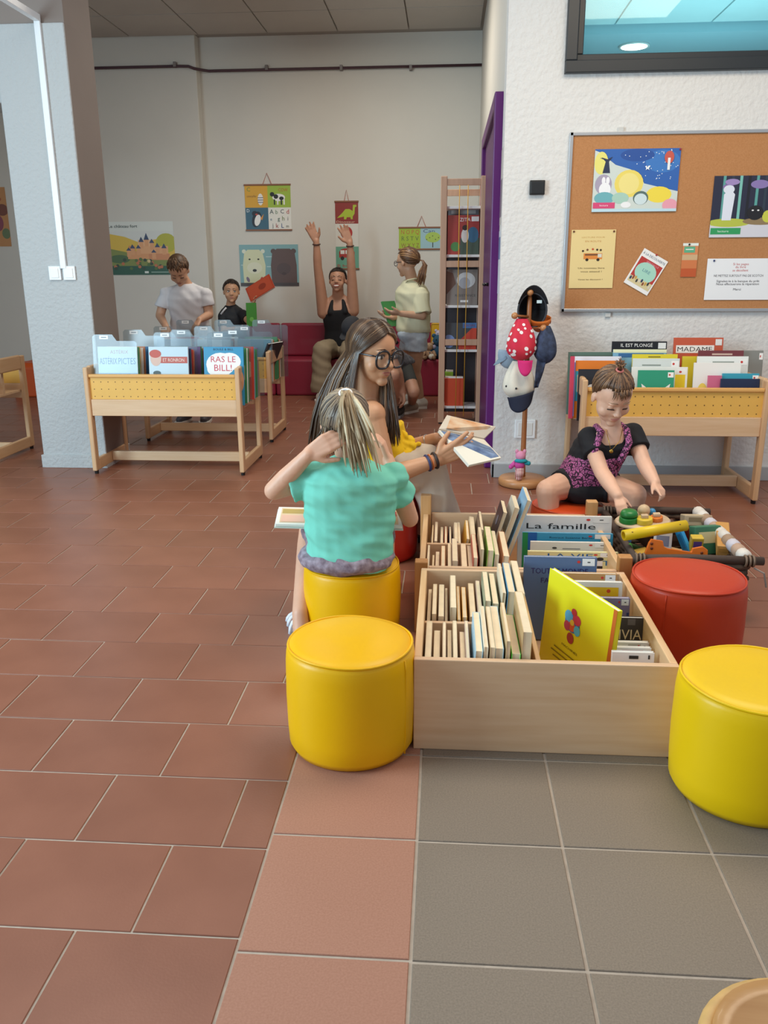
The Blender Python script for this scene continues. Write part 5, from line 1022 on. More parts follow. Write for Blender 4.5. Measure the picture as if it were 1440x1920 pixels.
def torso(mb, pel, nb, a0, a1, hw, ww, cw, sw, depth, grow=0, f0=-.12, bulge=0, bx=None):
    """pelvis to neck base; a0 hip axis, a1 shoulder axis"""
    pel = Vector(pel); nb = Vector(nb); sp = nb-pel; rings = []
    for f, w_, d_ in ((f0, hw*.92, depth*1.0), (.02, hw, depth*1.05), (.18, (hw+ww)/2, depth*.98), (.38, ww, depth*.92), (.60, (ww+cw)/2, depth*1.0), (.78, cw, depth*1.02), (.90, sw, depth*.80), (.97, sw*.62, depth*.62), (1.03, sw*.34, depth*.45)):
        ax = (Vector(a0).lerp(Vector(a1), max(0, min(1, f)))).normalized(); b = sp.cross(ax).normalized(); off = bx*math.sin(max(0, min(1, f))*math.pi) if bx else Vector((0, 0, 0))
        rings.append((pel+sp*f+off, ax*(w_+grow), b*(d_+grow)))
    loft(mb, rings)
def skinmat(col): 
    m_ = mat('skin_'+col.strip('#'), col, .48, var=.04, vscale=25); m_.node_tree.nodes['Principled BSDF'].inputs['Subsurface Weight'].default_value = .08; m_.node_tree.nodes['Principled BSDF'].inputs['Subsurface Radius'].default_value = (.012, .005, .003); return m_
def person(loc, label): return empty('person', loc, label=label, cat='person')
def foot(mb, an, d, L, r):
    an = Vector(an); d = Vector(d); d.z = 0; d.normalize(); h = an.copy(); h.z = r*.95; mb.cap(an, r, h-d*L*.12, r*1.05, 12); mb.cap(h-d*L*.12, r*1.0, h+d*L*.45-Vector((0, 0, r*.2)), r*.95, 12); mb.cap(h+d*L*.45-Vector((0, 0, r*.2)), r*.95, h+d*L*.7-Vector((0, 0, r*.35)), r*.65, 12)
def shoe(parent, an, d, L, r, m, sole='#e8e4dc'):
    an = Vector(an); d = Vector(d); d.z = 0; d.normalize(); g = Vector((an.x, an.y, 0)); mb = MB(); U = lambda f, z: g+d*(f*L)+Vector((0, 0, z))
    mb.cap(U(-.12, r*1.25), r*1.2, U(-.02, r*1.9), r*1.05); mb.cap(U(-.12, r*1.2), r*1.15, U(.35, r*1.05), r*1.1); mb.cap(U(.35, r*1.05), r*1.1, U(.66, r*.95), r*.8)
    o = attach(blob(mb, .006, 3), 'shoe', m, parent)
    sd = Vector((-d.y, d.x, 0)); mb = MB(); pts = [(-.30, .0), (-.24, .9), (.1, 1.0), (.5, 1.15), (.78, .8), (.86, 0), (.78, -.8), (.5, -1.15), (.1, -1.0), (-.24, -.9)]
    P = [g+d*(f*L)+sd*(q*r*1.12) for f, q in pts]; n = len(P)
    mb.add([(p.x, p.y, .001) for p in P]+[(p.x, p.y, .02) for p in P], [tuple(range(n-1, -1, -1)), tuple(range(n, 2*n))]+[(i, (i+1) % n, n+(i+1) % n, n+i) for i in range(n)]); mb.build('sole', C(sole), o); return o
# ---------------------------------------------------------------- 1  girl in turquoise, seen from behind
YG = 2.42
pel = Vector((PG[0], 2.41, .292)); nb = at(656, 862, 2.42); hc = at(648, 797, 2.46); H = .20
sR = at(738, 896, 2.45); sL = at(590, 893, 2.42)
per = person((PG[0], PG[1], .225), 'girl with a blond ponytail and turquoise shirt seen from behind, sitting on a yellow pouf')
sk = skinmat('#dba98c'); hd = Head(hc, (.10, .97, -.18), (0, .18, 1), H)
eL = at(513, 920, 2.38); wL = at(579, 852, 2.345); eR = at(768, 972, 2.54); wR = at(728, 862, 2.62)
kL = at(588, 985, 2.70); kL.z = .29; kR = kL+Vector((.23, .02, 0)); aL = fl(563, 1150, .075); aR = Vector((kR.x+.02, kR.y+.0, .075))
mb = MB(); hd.skin(mb, nb, .037, 1)
torso(mb, pel, nb, sR-sL, sR-sL, .115, .10, .115, .105, .075)
for s_, e_, w_ in ((sR, eR, wR), (sL, eL, wL)):
    mb.chain([(s_, .036), (s_.lerp(e_, .5), .033), (e_, .029), (e_.lerp(w_, .35), .029), (w_, .0205)])
hand(mb, wL, at(624, 824, 2.34)-wL, Vector((.25, .9, -.1)), .135, -1, (.25, .35, .45, .55), thumb=.85)
hand(mb, wR, Vector((-.35, .05, 1)), Vector((-.9, .1, -.2)), .115, -1, (.35, .4, .45, .5), thumb=.5)
for s_, k_, a_ in ((-1, kL, aL), (1, kR, aR)):
    hp = pel+Vector((s_*.055, .02, -.01)); mb.chain([(hp, .062), (k_, .043), (k_.lerp(a_, .3), .042), (a_, .026)]); foot(mb, a_, (-.25 if s_ < 0 else .2, .9, 0), .17, .026)
bd = attach(blob(mb, .0045, 3), 'body', sk, per)
turq = mat('turquoise_cotton', '#78cfb8', .8, bump=.25, bscale=260, bdist=.001)
mb = MB(); torso(mb, pel+Vector((0, -.005, -.02)), nb+Vector((0, 0, .004)), sR-sL, sR-sL, .124, .132, .140, .112, .092, .006, f0=-.15)
mb.cone(sR+Vector((-.03, 0, .012)), .05, sR.lerp(eR, .48), .053, 20); mb.ell(sR, .047); mb.cone(sL+Vector((.03, 0, .006)), .052, sL.lerp(eL, .62), .057, 20); mb.ell(sL, .048)
attach(blob(mb, .0045, 4, (.0032, 95, (.45, .1, 1))), 'shirt', turq, per)
pat = mat('speckled_shorts', '#a99aa4', .85, col2='#6f5c66', vscale=55, bump=.3, bscale=40, bdist=.006)
mb = MB(); torso(mb, pel+Vector((0, -.004, -.005)), nb, sR-sL, sR-sL, .125, .09, .05, .04, .10, .01, f0=-.19)
for s_, k_ in ((-1, kL), (1, kR)): hp = pel+Vector((s_*.06, .0, -.012)); mb.cap(hp, .068, hp.lerp(k_, .55), .064, 18)
# keep only the lower part of the loft
mb2 = MB(); mb2.ell(pel+Vector((-.012, -.006, -.034)), (.152, .118, .050)); 
for s_, k_ in ((-1, kL), (1, kR)): hp = pel+Vector((s_*.062, .0, -.012)); mb2.cap(hp, .066, hp.lerp(k_, .6), .062, 18)
attach(blob(mb2, .006, 3, (.003, 120, (.2, .3, 1))), 'shorts', pat, per)
hm = attr_mat('dark_blond_hair', '#463c33', '#b09a7c', .42, '#77685a')
hr = tied_hair(hd, hm, bd, (.20, -.62, .75), 3, 150, front=.55, low=-.62)
tie = hd.scalp((.20, -.62, .75), 1.13)
mb = MB(); fr = hd.R; mb.tube([tie+(hd.r*math.cos(a)+hd.u*math.sin(a)*.6+hd.f*math.sin(a)*.5)*.017 for a in [2*math.pi*k/16 for k in range(16)]], .0042, 8, closed=True); mb.build('hair_tie', C('#f0eeec'), hr, smooth=True)
rr = random.Random(4); P = []; end0 = at(690, 880, 2.33)
for i in range(90):
    sp = rr.gauss(0, 1); e = at(676+sp*17+rr.uniform(-6, 6), 850+rr.uniform(-45, 45)+(12 if abs(sp) < 1 else -10), 2.335+rr.uniform(-.012, .02)); m1 = tie.lerp(e, .38)+Vector((sp*.007, -.022+rr.uniform(-.012, .008), .028)); m2 = tie.lerp(e, .7)+Vector((sp*.006, -.012+rr.uniform(-.01, .006), .008)); t0 = tie+Vector((rr.uniform(-.011, .011), rr.uniform(-.008, .004), rr.uniform(-.008, .008)))
    pts = []
    for t in [j/8 for j in range(9)]:
        pts.append(t0*(1-t)**3+m1*(3*t*(1-t)**2)+m2*(3*t*t*(1-t))+e*t**3)
    P.append((pts, [.0035, .005, .0056, .0056, .0054, .005, .0042, .003, .0008], .25+.75*rr.random()))
locks('ponytail', attr_mat('ponytail_blond', '#5c4a36', '#d9c6a2', .4, '#a58e6c'), hr, P)
P = []
for i in range(26):   # loose strands at the nape and ears
    d = Vector((rr.uniform(-1, 1), -.5-rr.random()*.5, -.45)); a = hd.scalp(d, 1.03); b = a+Vector((rr.uniform(-.03, .03), rr.uniform(-.02, 0), -.03-.05*rr.random())); P.append(([a, a.lerp(b, .5)+Vector((rr.uniform(-.008, .008), -.006, 0)), b], [.003, .0025, .0006], rr.random()))
locks('loose_strands', hm, hr, P)
# sandal
sd = MB(); g = Vector((aL.x, aL.y, 0)); 
sd.prism([(-.03, -.05), (.03, -.05), (.034, .06), (.03, .12), (0, .14), (-.03, .12), (-.034, .06)], 0, .012, T(g) @ RZ(.27)); so = sd.build('sandal', C('#8a8c98'), per)
for f_, z_ in ((.0, .055), (.06, .04), (.10, .03)):
    mb = MB(); M_ = T(g) @ RZ(.27); mb.tube([M_ @ Vector((.036*math.cos(a), f_, .008+z_*math.sin(a))) for a in [math.pi*k/8 for k in range(9)]], .006, 6, flat=.4); mb.build('sandal_strap', C('#dfe3ea'), so, smooth=True)
# open picture book on her lap
Lb = at(517, 952, 2.66); Rb = at(604, 974, 2.62)
bk0 = empty('open_book', (pel.x, 2.55, .34), label='open picture book with pale pages lying across the lap of the girl in turquoise', cat='book')
o0 = fl(516, 986, .335); xdir = Vector((1, .10, -.03)); W2 = .198
for q, nm in ((0, 'left_half'), (1, 'right_half')):
    M = frame((o0.x+q*(W2+.002), o0.y+.02*q, .342-.006*q), (1, .10, -.04), (0.08, 1, .16)); mb = MB(); mb.box((0, 0, -.010), (W2, .125, 0)); h_ = mb.build(nm, pagew, bk0); h_.parent = None; h_.location = (0, 0, 0)
    bpy.data.objects.remove(h_)
    mb = MB(); mb.box((0, 0, -.010), (W2, .125, 0), M); h_ = mb.build(nm, pagew, bk0, bevel=.002)
    mb = MB(); mb.box((-.003, -.004, -.0135), (W2+.003, .129, -.0105), M); mb.build('cover', C('#cfd6cc'), h_)
    mb = MB(); mats = [C(c_) for c_ in ('#e3c7a0', '#b59a4c', '#c9544c', '#d9c86a', '#e8b8a0')]; z_ = .0004
    for k, (x0_, y0_, x1_, y1_) in enumerate(((.06, .08, .94, .92), (.08, .60, .62, .86), (.68, .55, .92, .82), (.5, .15, .9, .45), (.08, .12, .45, .5))):
        mb.k = k; zz_ = z_+k*.0002; mb.add([(x0_*W2, y0_*.125, zz_), (x1_*W2, y0_*.125, zz_), (x1_*W2, y1_*.125, zz_), (x0_*W2, y1_*.125, zz_)], [(0, 1, 2, 3)], M)
    mb.build('print', mats, h_)
mb = MB(); mb.add([], []); 
mp = at(585, 950, 2.68)
def page(u, v): return Vector((o0.x+W2-.03*v-.07*math.sin(v*1.5), o0.y+.015+.115*u, .342+.085*v))
solid(shell(page, 6, 8).build('turning_page', pagew, bk0, smooth=True), .0008)
# ---------------------------------------------------------------- 2  teenager with glasses
H = .225; YT = 3.06; hc = at(700, 662, YT)
hd = Head(hc, (.74, -.66, -.13), (.06, -.02, 1), H); per = person((-.19, 3.16, .27), 'teenage girl with long brown hair and round black glasses holding out a book')
sk = skinmat('#c79470'); nb = at(690, 748, 3.09); pel = Vector((-.21, 3.17, .36))
sR = at(697, 778, 3.0); sL = Vector((nb.x+.045, 3.25, nb.z-.05))
eR = at(728, 893, 2.955); wR = at(820, 862, 3.03); eL = at(742, 850, 3.24); wL = at(818, 822, 3.16)
kR = at(800, 868, 3.13); kL = at(790, 858, 3.30); aR = Vector((.015, 3.16, .09)); aL = Vector((-.05, 3.36, .09))
mb = MB(); hd.skin(mb, nb, .048, 0, False); axS = (sR-sL).normalized()
torso(mb, pel, nb, Vector((0.1, -1, 0)), axS, .15, .11, .11, .11, .078)
mb.ell(sR, .052); mb.ell(sL, .048); mb.cap(nb+Vector((0, 0, -.03)), .045, sR+Vector((0, .01, .0)), .047)
for s_, e_, w_ in ((sR, eR, wR), (sL, eL, wL)):
    mb.chain([(s_, .047), (s_.lerp(e_, .5), .041), (e_, .034), (e_.lerp(w_, .35), .035), (w_, .0235)])
hand(mb, wR, at(868, 838, 3.03)-wR, Vector((.1, .85, .25)), .165, 1, (.05, .16, .3, .34), spread=.22, thumb=.75)
hand(mb, wL, Vector((1, -.05, -.05)), Vector((0, -.1, 1)), .155, 1, (.25, .3, .3, .3), thumb=.5)
for s_, k_, a_ in ((1, kR, aR), (-1, kL, aL)):
    hp = pel+Vector((.05, -s_*.075, -.005)); mb.chain([(hp, .078), (k_, .054), (k_.lerp(a_, .3), .05), (a_, .033)])
bd = attach(blob(mb, .0042, 3), 'body', sk, per)
hd.face(bd, '#3a2a20', '#4a3222', '#b56a60', look=(.3, -.15))
mb = MB(); mb.ell(hd.p(-.19, .22, -.19) if False else hd.p(.21, .235, -.20), .004, u=8, w=6); mb.build('mole', C('#5a3424'), bd)
gl = mat('black_acetate', '#14121a', .2, coat=.3); ring = []
gr = MB()
for q in (-1, 1):
    gr.tube([hd.p(q*.165+.135*math.copysign(abs(math.cos(a))**.8, math.cos(a)), .412-.10*abs(q*.165+.135*math.cos(a))**1.5*1.2, -.025+.138*math.copysign(abs(math.sin(a))**.8, math.sin(a))) for a in [2*math.pi*k/28 for k in range(28)]], .0185*H, 8, closed=True)
    gr.tube([hd.p(q*.265, .37, .03), hd.p(q*.31, .30, .03), hd.p(q*.345, .10, .02), hd.p(q*.35, -.05, .01)], .014*H, 8)
gr.tube([hd.p(-.045, .405, .01), hd.p(0, .425, .025), hd.p(.045, .405, .01)], .013*H, 8)
glo = gr.build('glasses', gl, bd, smooth=True)
lens = clear_mat('lens', '#f6f4f2', .02, .95)
for q in (-1, 1):
    mb = MB(); mb.add([hd.p(q*.165+.128*math.cos(a), .410-.10*abs(q*.165+.128*math.cos(a))**1.5*1.2, -.025+.13*math.sin(a)) for a in [2*math.pi*k/24 for k in range(24)]], [tuple(range(24))]); mb.build('lens', lens, glo)
# long straight hair with a middle part
hm = attr_mat('brown_hair', '#2a1c12', '#8a6a4a', .30, '#4a3422'); rr = random.Random(8); hb_ = basecap(hd, hm, bd, 1.02, -.01, .01); P = []
for i in range(420):
    s_ = 1 if i % 3 else -1                        # +1: her right side, towards the viewer
    u = rr.random()**1.25; fpos = .80-1.5*u; d0 = Vector((.02*s_, fpos, math.sqrt(max(.05, 1-min(.95, fpos*fpos)))))
    if s_ > 0:
        d1 = Vector((.98-.5*u+rr.uniform(-.05, .05), .20-.95*u+rr.uniform(-.05, .05), -.30)); end = at(588+60*(1-u)+rr.uniform(-14, 14), 846+rr.uniform(-14, 10), 3.03+.06*u+rr.uniform(-.015, .015)); push = Vector((-.035, -.01, .02))
        if u < .25: end = at(655+rr.uniform(-14, 10), 830, 2.975); push = Vector((-.012, -.012, .01))
    else:
        d1 = Vector((-.98+.4*u, -.05-.6*u+rr.uniform(-.06, .06), -.30))
        if u < .65: end = at(731+rr.uniform(-20, 20), 828+rr.uniform(-20, 10), 2.985+rr.uniform(-.012, .03)); push = Vector((.012, -.02, 0))
        else: end = at(610+rr.uniform(-20, 20), 846, 3.16); push = Vector((-.03, .02, .02))
    k = 1.04+.03*rr.random(); pts = [hd.scalp(slerp(d0, d1, t), k) for t in (0, .2, .4, .6, .8, 1)]; a = pts[-1]; b = end
    for t in (.15, .32, .5, .68, .85, 1): pts.append(a.lerp(b, t)+push*math.sin(t*math.pi)*.8)
    r_ = .0062; P.append((pts, [.003]+[r_]*8+[r_*.9, r_*.7, r_*.15], min(1, max(0, rr.gauss(.42, .22)))))
locks('long_hair', hm, hb_, P)
cream = mat('cream_trousers', '#cdbfae', .85, bump=.3, bscale=18, bdist=.008)
mb = MB(); mb.ell(pel+Vector((0, 0, -.02)), (.13, .165, .085))
for s_, k_, a_ in ((1, kR, aR), (-1, kL, aL)):
    hp = pel+Vector((.04, -s_*.075, -.0)); mb.cap(hp, .092, k_, .075, 20); mb.cone(k_, .074, a_+Vector((0, 0, -.03)), .085, 20)
attach(blob(mb, .006, 3, (.005, 55, (1, .4, .2))), 'trousers', cream, per)
yel = mat('yellow_cloth', '#edc211', .8, bump=.2, bscale=200, bdist=.001); sp = nb-pel
mb = MB(); f0 = pel+sp*.45; bb = sp.cross(axS).normalized()
loft(mb, [(pel+sp*.12, axS*.145, bb*.102), (pel+sp*.35, axS*.130, bb*.098), (pel+sp*.50, axS*.133, bb*.100), (pel+sp*.60, axS*.134, bb*.10)])
attach(blob(mb, .006, 3, (.004, 60, (.3, .2, 1))), 'top', yel, per)
mb = MB(); c = at(752, 836, 3.10)
for i in range(9):
    a = i*2*math.pi/9; mb.ell(c+Vector((.033*math.cos(a)+rr.uniform(-.006, .006), .02*math.sin(a*2), .036*math.sin(a)+rr.uniform(-.006, .006))), (.022, .022, .014+.01*rr.random()), Euler((rr.uniform(-1, 1), rr.uniform(-1, 1), a)).to_matrix())
mb.ell(c, .032); mb.chain([(c+Vector((.03, 0, -.01)), .012), (c+Vector((.07, .01, .006)), .007)]); mb.chain([(c+Vector((-.01, 0, .03)), .016), (c+Vector((-.002, .0, .055)), .007)])
attach(blob(mb, .004, 2, (.003, 160, (.6, .2, .8))), 'knotted_bow', yel, per)
for t_, col, r_ in ((.80, '#27305e', .0048), (.86, '#d8763c', .0026), (.95, '#2a1a18', .0055)):
    c = eR.lerp(wR, t_); d = (wR-eR).normalized(); x = d.orthogonal().normalized(); y = d.cross(x); R_ = .0295-.003*t_
    mb = MB(); mb.tube([c+(x*math.cos(a)+y*math.sin(a))*R_*1.06 for a in [2*math.pi*k/20 for k in range(20)]], r_, 8, closed=True); mb.build('bracelet', C(col), bd, smooth=True)
mb = MB(); c = eL.lerp(wL, .8); d = (wL-eL).normalized(); x = d.orthogonal().normalized(); y = d.cross(x); mb.tube([c+(x*math.cos(a)+y*math.sin(a))*.028 for a in [2*math.pi*k/20 for k in range(20)]], .0016, 6, closed=True); mb.build('bracelet', mat('silver', '#c0c4c8', .25, metal=1), bd, smooth=True)
for q in (aR, aL): shoe(per, q, (.9, -.1, 0), .2, .036, C('#1c1c20'), '#26262a')
# the book she holds out: open, covers down
bA = at(823, 806, 3.06); bB = at(940, 858, 3.0)
tb = empty('open_book', bA.lerp(bB, .5), label='open board book with a dark blue page, held out by the teenager with glasses', cat='book')
xd = bB-bA; M = frame(bA, xd, Vector((.15, .5, .72))); Lw = xd.length
p0, p1, p2, p3 = bA, at(912, 826, 3.12), bB, at(868, 872, 2.94)
def quad(name, P_, th, m_, par):
    n_ = (P_[1]-P_[0]).cross(P_[3]-P_[0]).normalized(); n_ = n_ if n_.z > 0 else -n_; mb = MB(); mb.add([p for p in P_]+[p-n_*th for p in P_], [(0, 1, 2, 3), (7, 6, 5, 4), (0, 4, 5, 1), (1, 5, 6, 2), (2, 6, 7, 3), (3, 7, 4, 0)]); return mb.build(name, m_, par, bevel=.001), n_
c0 = bA; ex = (at(912, 826, 3.14)-bA); ey = Vector((.055, -.20, -.045))
pageblue = mat('blue_illustration', '#2f4a74', .5, col2='#7f97b8', vscale=26, aniso=(1, 3, 1))
A_ = bA; B_ = at(908, 824, 3.16); D_ = at(880, 872, 2.97); E_ = bB
hA, n1 = quad('left_half', [A_, B_, E_, D_], .012, C('#e4ddcc'), tb)
nn = n1*.0008; q_ = [A_.lerp(E_, .03), B_.lerp(D_, .03), E_.lerp(A_, .04), D_.lerp(B_, .04)]
mb = MB(); mb.add([q+nn for q in q_], [(0, 1, 2, 3)]); mb.build('print', pageblue, hA)
C1 = at(838, 778, 3.24); C2 = at(930, 800, 3.22)
hB, n2 = quad('right_half', [A_+Vector((0, .004, .004)), B_+Vector((0, .004, .004)), C2, C1], .008, C('#d9d0c0'), tb)
mb = MB(); nn = n2*.0008 if n2.y < 0 else n2*.0008; q_ = [A_.lerp(C2, .12), B_.lerp(C1, .12), C2.lerp(A_, .10), C1.lerp(B_, .10)]
mb.add([q+n2*.005 for q in q_], [(0, 1, 2, 3)]); mb.build('print', mat('orange_illustration', '#c9823c', .5, col2='#e0cdb0', vscale=14), hB)
# ---------------------------------------------------------------- 3  toddler
H = .212; hc = at(1148, 743, 3.30); hd = Head(hc, (.22, -.80, -.52), (.10, -.45, .9), H)
per = person((.515, 3.36, .18), 'toddler with a topknot and pink patterned top leaning over the toy basket'); sk = skinmat('#e2b397')
nb = at(1146, 796, 3.37); pel = at(1092, 915, 3.40); pel.z = .262
sR = at(1104, 822, 3.37); sL = at(1186, 815, 3.40)
eR = at(1128, 885, 3.22); wR = at(1158, 930, 3.08); eL = at(1207, 868, 3.30); wL = at(1228, 905, 3.20)
kR = at(1027, 920, 3.30); kL = at(1190, 928, 3.30); aR = Vector((kR.x+.02, 3.30, .06)); aL = Vector((kL.x-.01, 3.30, .06))
mb = MB(); hd.skin(mb, nb, .036, 1); ax = (sR-sL).normalized()
torso(mb, pel, nb, Vector((-1, 0, 0)), ax, .105, .098, .094, .072, .078)
for s_, e_, w_ in ((sR, eR, wR), (sL, eL, wL)): mb.chain([(s_, .034), (s_.lerp(e_, .5), .033), (e_, .030), (e_.lerp(w_, .4), .030), (w_, .0215)])
hand(mb, wR, at(1168, 960, 3.02)-wR, Vector((.2, -.2, -.9)), .098, 1, (.25, .3, .35, .4), thumb=.7)
hand(mb, wL, at(1252, 938, 3.10)-wL, Vector((-.2, -.2, -.9)), .102, -1, (.1, .45, .55, .6), thumb=.4, point=True)
for s_, k_, a_ in ((-1, kR, aR), (1, kL, aL)):
    hp = pel+Vector((s_*.06, -.02, -.01)); mb.chain([(hp, .065), (k_, .048), (k_.lerp(a_, .35), .042), (a_, .026)]); foot(mb, a_, (s_*.2, -.9, 0), .13, .024)
bd = attach(blob(mb, .0042, 3), 'body', sk, per)
hd.face(bd, '#4a3424', '#9a7a5c', '#c47a70', closed=True)
blk = mat('black_jersey', '#15151a', .85, bump=.2, bscale=200, bdist=.001)
mb = MB(); torso(mb, pel, nb+Vector((0, .012, -.028)), Vector((-1, 0, 0)), ax, .112, .108, .112, .104, .090, .006, f0=-.1)
for s_, e_ in ((sR, eR), (sL, eL)): mb.ell(s_+Vector((0, 0, .002)), .046); mb.cone(s_, .047, s_.lerp(e_, .52), .049, 18); mb.cap(nb+Vector((0, .012, -.040)), .042, s_, .042)
for s_, k_ in ((-1, kR), (1, kL)): hp = pel+Vector((s_*.06, -.02, -.008)); mb.cone(hp, .072, hp.lerp(k_, .42), .066, 18); mb.ell(hp, .070)
mb.ell(pel+Vector((0, -.022, -.028)), (.115, .10, .062))
attach(blob(mb, .0045, 3, (.0015, 90, (.4, .3, 1))), 'black_shirt', blk, per)
vor = bpy.data.materials.new('pink_squiggle'); vor.use_nodes = True; nt = vor.node_tree; vt = nt.nodes.new('ShaderNodeTexVoronoi'); vt.feature = 'DISTANCE_TO_EDGE'; vt.inputs['Scale'].default_value = 62; nz = nt.nodes.new('ShaderNodeTexNoise'); nz.inputs['Scale'].default_value = 35; tc = nt.nodes.new('ShaderNodeTexCoord'); mxx = nt.nodes.new('ShaderNodeMix'); mxx.data_type = 'VECTOR'; mxx.inputs[0].default_value = .03
nt.links.new(tc.outputs['Object'], mxx.inputs[4]); nt.links.new(tc.outputs['Object'], nz.inputs[0]); nt.links.new(nz.outputs['Color'], mxx.inputs[5]); nt.links.new(mxx.outputs[1], vt.inputs[0]); cr = nt.nodes.new('ShaderNodeValToRGB'); cr.color_ramp.interpolation = 'CONSTANT'
cr.color_ramp.elements[0].color = (*lin('#3a1c34'), 1); cr.color_ramp.elements[1].color = (*lin('#c26a9c'), 1); cr.color_ramp.elements[1].position = .10; e_ = cr.color_ramp.elements.new(.30); e_.color = (*lin('#7a3a6a'), 1)
nt.links.new(vt.outputs['Distance'], cr.inputs[0]); nt.links.new(cr.outputs[0], nt.nodes['Principled BSDF'].inputs[0]); nt.nodes['Principled BSDF'].inputs['Roughness'].default_value = .85
mb = MB(); sp = nb-pel; bb = sp.cross(ax).normalized(); bb = bb if bb.y < 0 else -bb
loft(mb, [(pel+sp*.02+bb*.008, ax*.119, bb*.100), (pel+sp*.22+bb*.006, ax*.119, bb*.100), (pel+sp*.40+bb*.006, ax*.116, bb*.098), (pel+sp*.50+bb*.004, ax*.112, bb*.096), (pel+sp*.54+bb*.004, ax*.11, bb*.094)])
attach(blob(mb, .005, 3, (.002, 70, (.4, .3, 1))), 'patterned_top', vor, per)
for s_, w0 in ((sR, -.055), (sL, .055)):
    sg = -1 if s_ is sR else 1; a = pel+sp*.52-ax*(sg*.062)+bb*.095; b = pel+sp*.80-ax*(sg*.066)+bb*.088; c = pel+sp*.97-ax*(sg*.052)+bb*.040+Vector((0, 0, -.004)); d = pel+sp*.98-ax*(sg*.05)-bb*.03+Vector((0, 0, -.010))
    mb = MB(); mb.tube([a-sp*.08, a, a.lerp(b, .5)+bb*.004, b, c, d], .0135, 10, flat=1.0); mb.build('shoulder_strap', vor, per, smooth=True)
mb = MB(); ch = [pel+sp*.99-ax*.035+bb*.04, pel+sp*.85-ax*.022+bb*.088, pel+sp*.70+bb*.098, pel+sp*.85+ax*.022+bb*.088, pel+sp*.99+ax*.035+bb*.04]; mb.tube(ch, .0014, 6); nk = mb.build('necklace', mat('gold', '#c9a24c', .3, metal=1), per, smooth=True)
mb = MB(); mb.ell(ch[2]+bb*.004, (.008, .003, .008), u=12, w=8); mb.build('pendant', mat('gold', '#c9a24c'), nk, smooth=True)
hm = attr_mat('light_brown_hair', '#3c2a1e', '#94704e', .45, '#634630')
tk = (.0, .02, 1.0); hr = tied_hair(hd, hm, bd, tk, 6, 170, front=.52, low=-.45, k=1.02); tp = hd.scalp(tk, 1.10)
mb = MB(); mb.tube([tp+(hd.r*math.cos(a)+hd.f*math.sin(a))*.012 for a in [2*math.pi*k/14 for k in range(14)]], .004, 8, closed=True); mb.build('hair_tie', C('#e8877c'), hr, smooth=True)
P = []; rr = random.Random(9)
for i in range(46):
    a = rr.uniform(0, 6.28); r_ = rr.uniform(.015, .034); e = tp+hd.u*rr.uniform(.012, .034)+(hd.r*math.cos(a)+hd.f*math.sin(a))*r_-hd.f*.012; P.append(([tp, tp+hd.u*.018+(hd.r*math.cos(a)+hd.f*math.sin(a))*.008, tp.lerp(e, .7)+hd.u*.010, e], [.003, .004, .003, .0006], rr.random()))
locks('topknot', hm, hr, P); P = []
for i in range(30):  # fine fringe and side wisps
    d = Vector((rr.uniform(-.5, .5), 0, 0)); d.y = math.sqrt(max(.05, 1-d.x*d.x))*.9; z0 = .42+rr.uniform(-.08, .15) if abs(d.x) < .7 else rr.uniform(-.2, .35); a = hd.scalp(Vector((d.x, d.y*(1 if abs(d.x) < .7 else .3), z0+.15)), 1.04); b = hd.scalp(Vector((d.x*1.02+rr.uniform(-.1, .1), d.y*(1 if abs(d.x) < .7 else .25), z0-.22-(.35 if abs(d.x) > .7 else 0))), 1.05); P.append(([a, a.lerp(b, .5)+hd.f*.004, b], [.0035, .0028, .0006], rr.random()))
locks('fringe', hm, hr, P)
# ---------------------------------------------------------------- 4  boy in white at the second row bin
YB4 = 6.12; H = .20; hc = at(335, 508, YB4-.03); hd = Head(hc, (.10, -.72, -.68), (.05, -.68, .73), H)
per = person((hc.x, YB4, 0), 'boy in a white T-shirt bending over the second row bin'); sk = skinmat('#c89a7c'); nb = at(348, 533, YB4+.04); pel = Vector((nb.x, YB4+.10, .62))
sR = at(311, 550, YB4+.03); sL = at(386, 550, YB4+.03); eR = at(300, 592, YB4+.02); wR = at(311, 612, YB4-.14); eL = at(392, 590, YB4+.02); wL = at(374, 600, YB4-.14)
wR.z = max(wR.z, .70); wL.z = max(wL.z, .71)
mb = MB(); hd.skin(mb, nb, .042, 1); ax = (sR-sL).normalized(); torso(mb, pel, nb, Vector((-1, 0, 0)), ax, .125, .11, .125, .125, .085)
for s_, e_, w_ in ((sR, eR, wR), (sL, eL, wL)): mb.chain([(s_, .038), (e_, .033), (w_, .023)]); mb.cap(nb+Vector((0, 0, -.014)), .03, s_, .028)
hand(mb, wR, Vector((.1, -.8, -.6)), Vector((0, -.3, -1)), .14, 1); hand(mb, wL, Vector((-.25, -.7, -.6)), Vector((0, -.3, -1)), .14, -1)
for s_ in (-1, 1): k_ = Vector((pel.x+s_*.075, YB4+.04, .37)); a_ = Vector((pel.x+s_*.08, YB4+.08, .07)); mb.chain([(pel+Vector((s_*.06, 0, -.03)), .07), (k_, .048), (k_.lerp(a_, .3), .046), (a_, .03)])
bd = attach(blob(mb, .007, 2), 'body', sk, per); hd.face(bd, '#3a2a20', '#4a3626', '#a8685c', closed=True)
mb = MB(); torso(mb, pel, nb, Vector((-1, 0, 0)), ax, .14, .132, .138, .125, .1, .008, f0=-.12)
for s_, e_ in ((sR, eR), (sL, eL)): mb.ell(s_+Vector((0, 0, -.003)), .047); mb.cone(s_, .044, s_.lerp(e_, .62), .054, 16); mb.cap(nb+Vector((0, 0, -.02)), .04, s_, .036)
attach(blob(mb, .007, 3, (.004, 50, (.5, .2, .8))), 'shirt', mat('white_cotton', '#d9d9dc', .85), per)
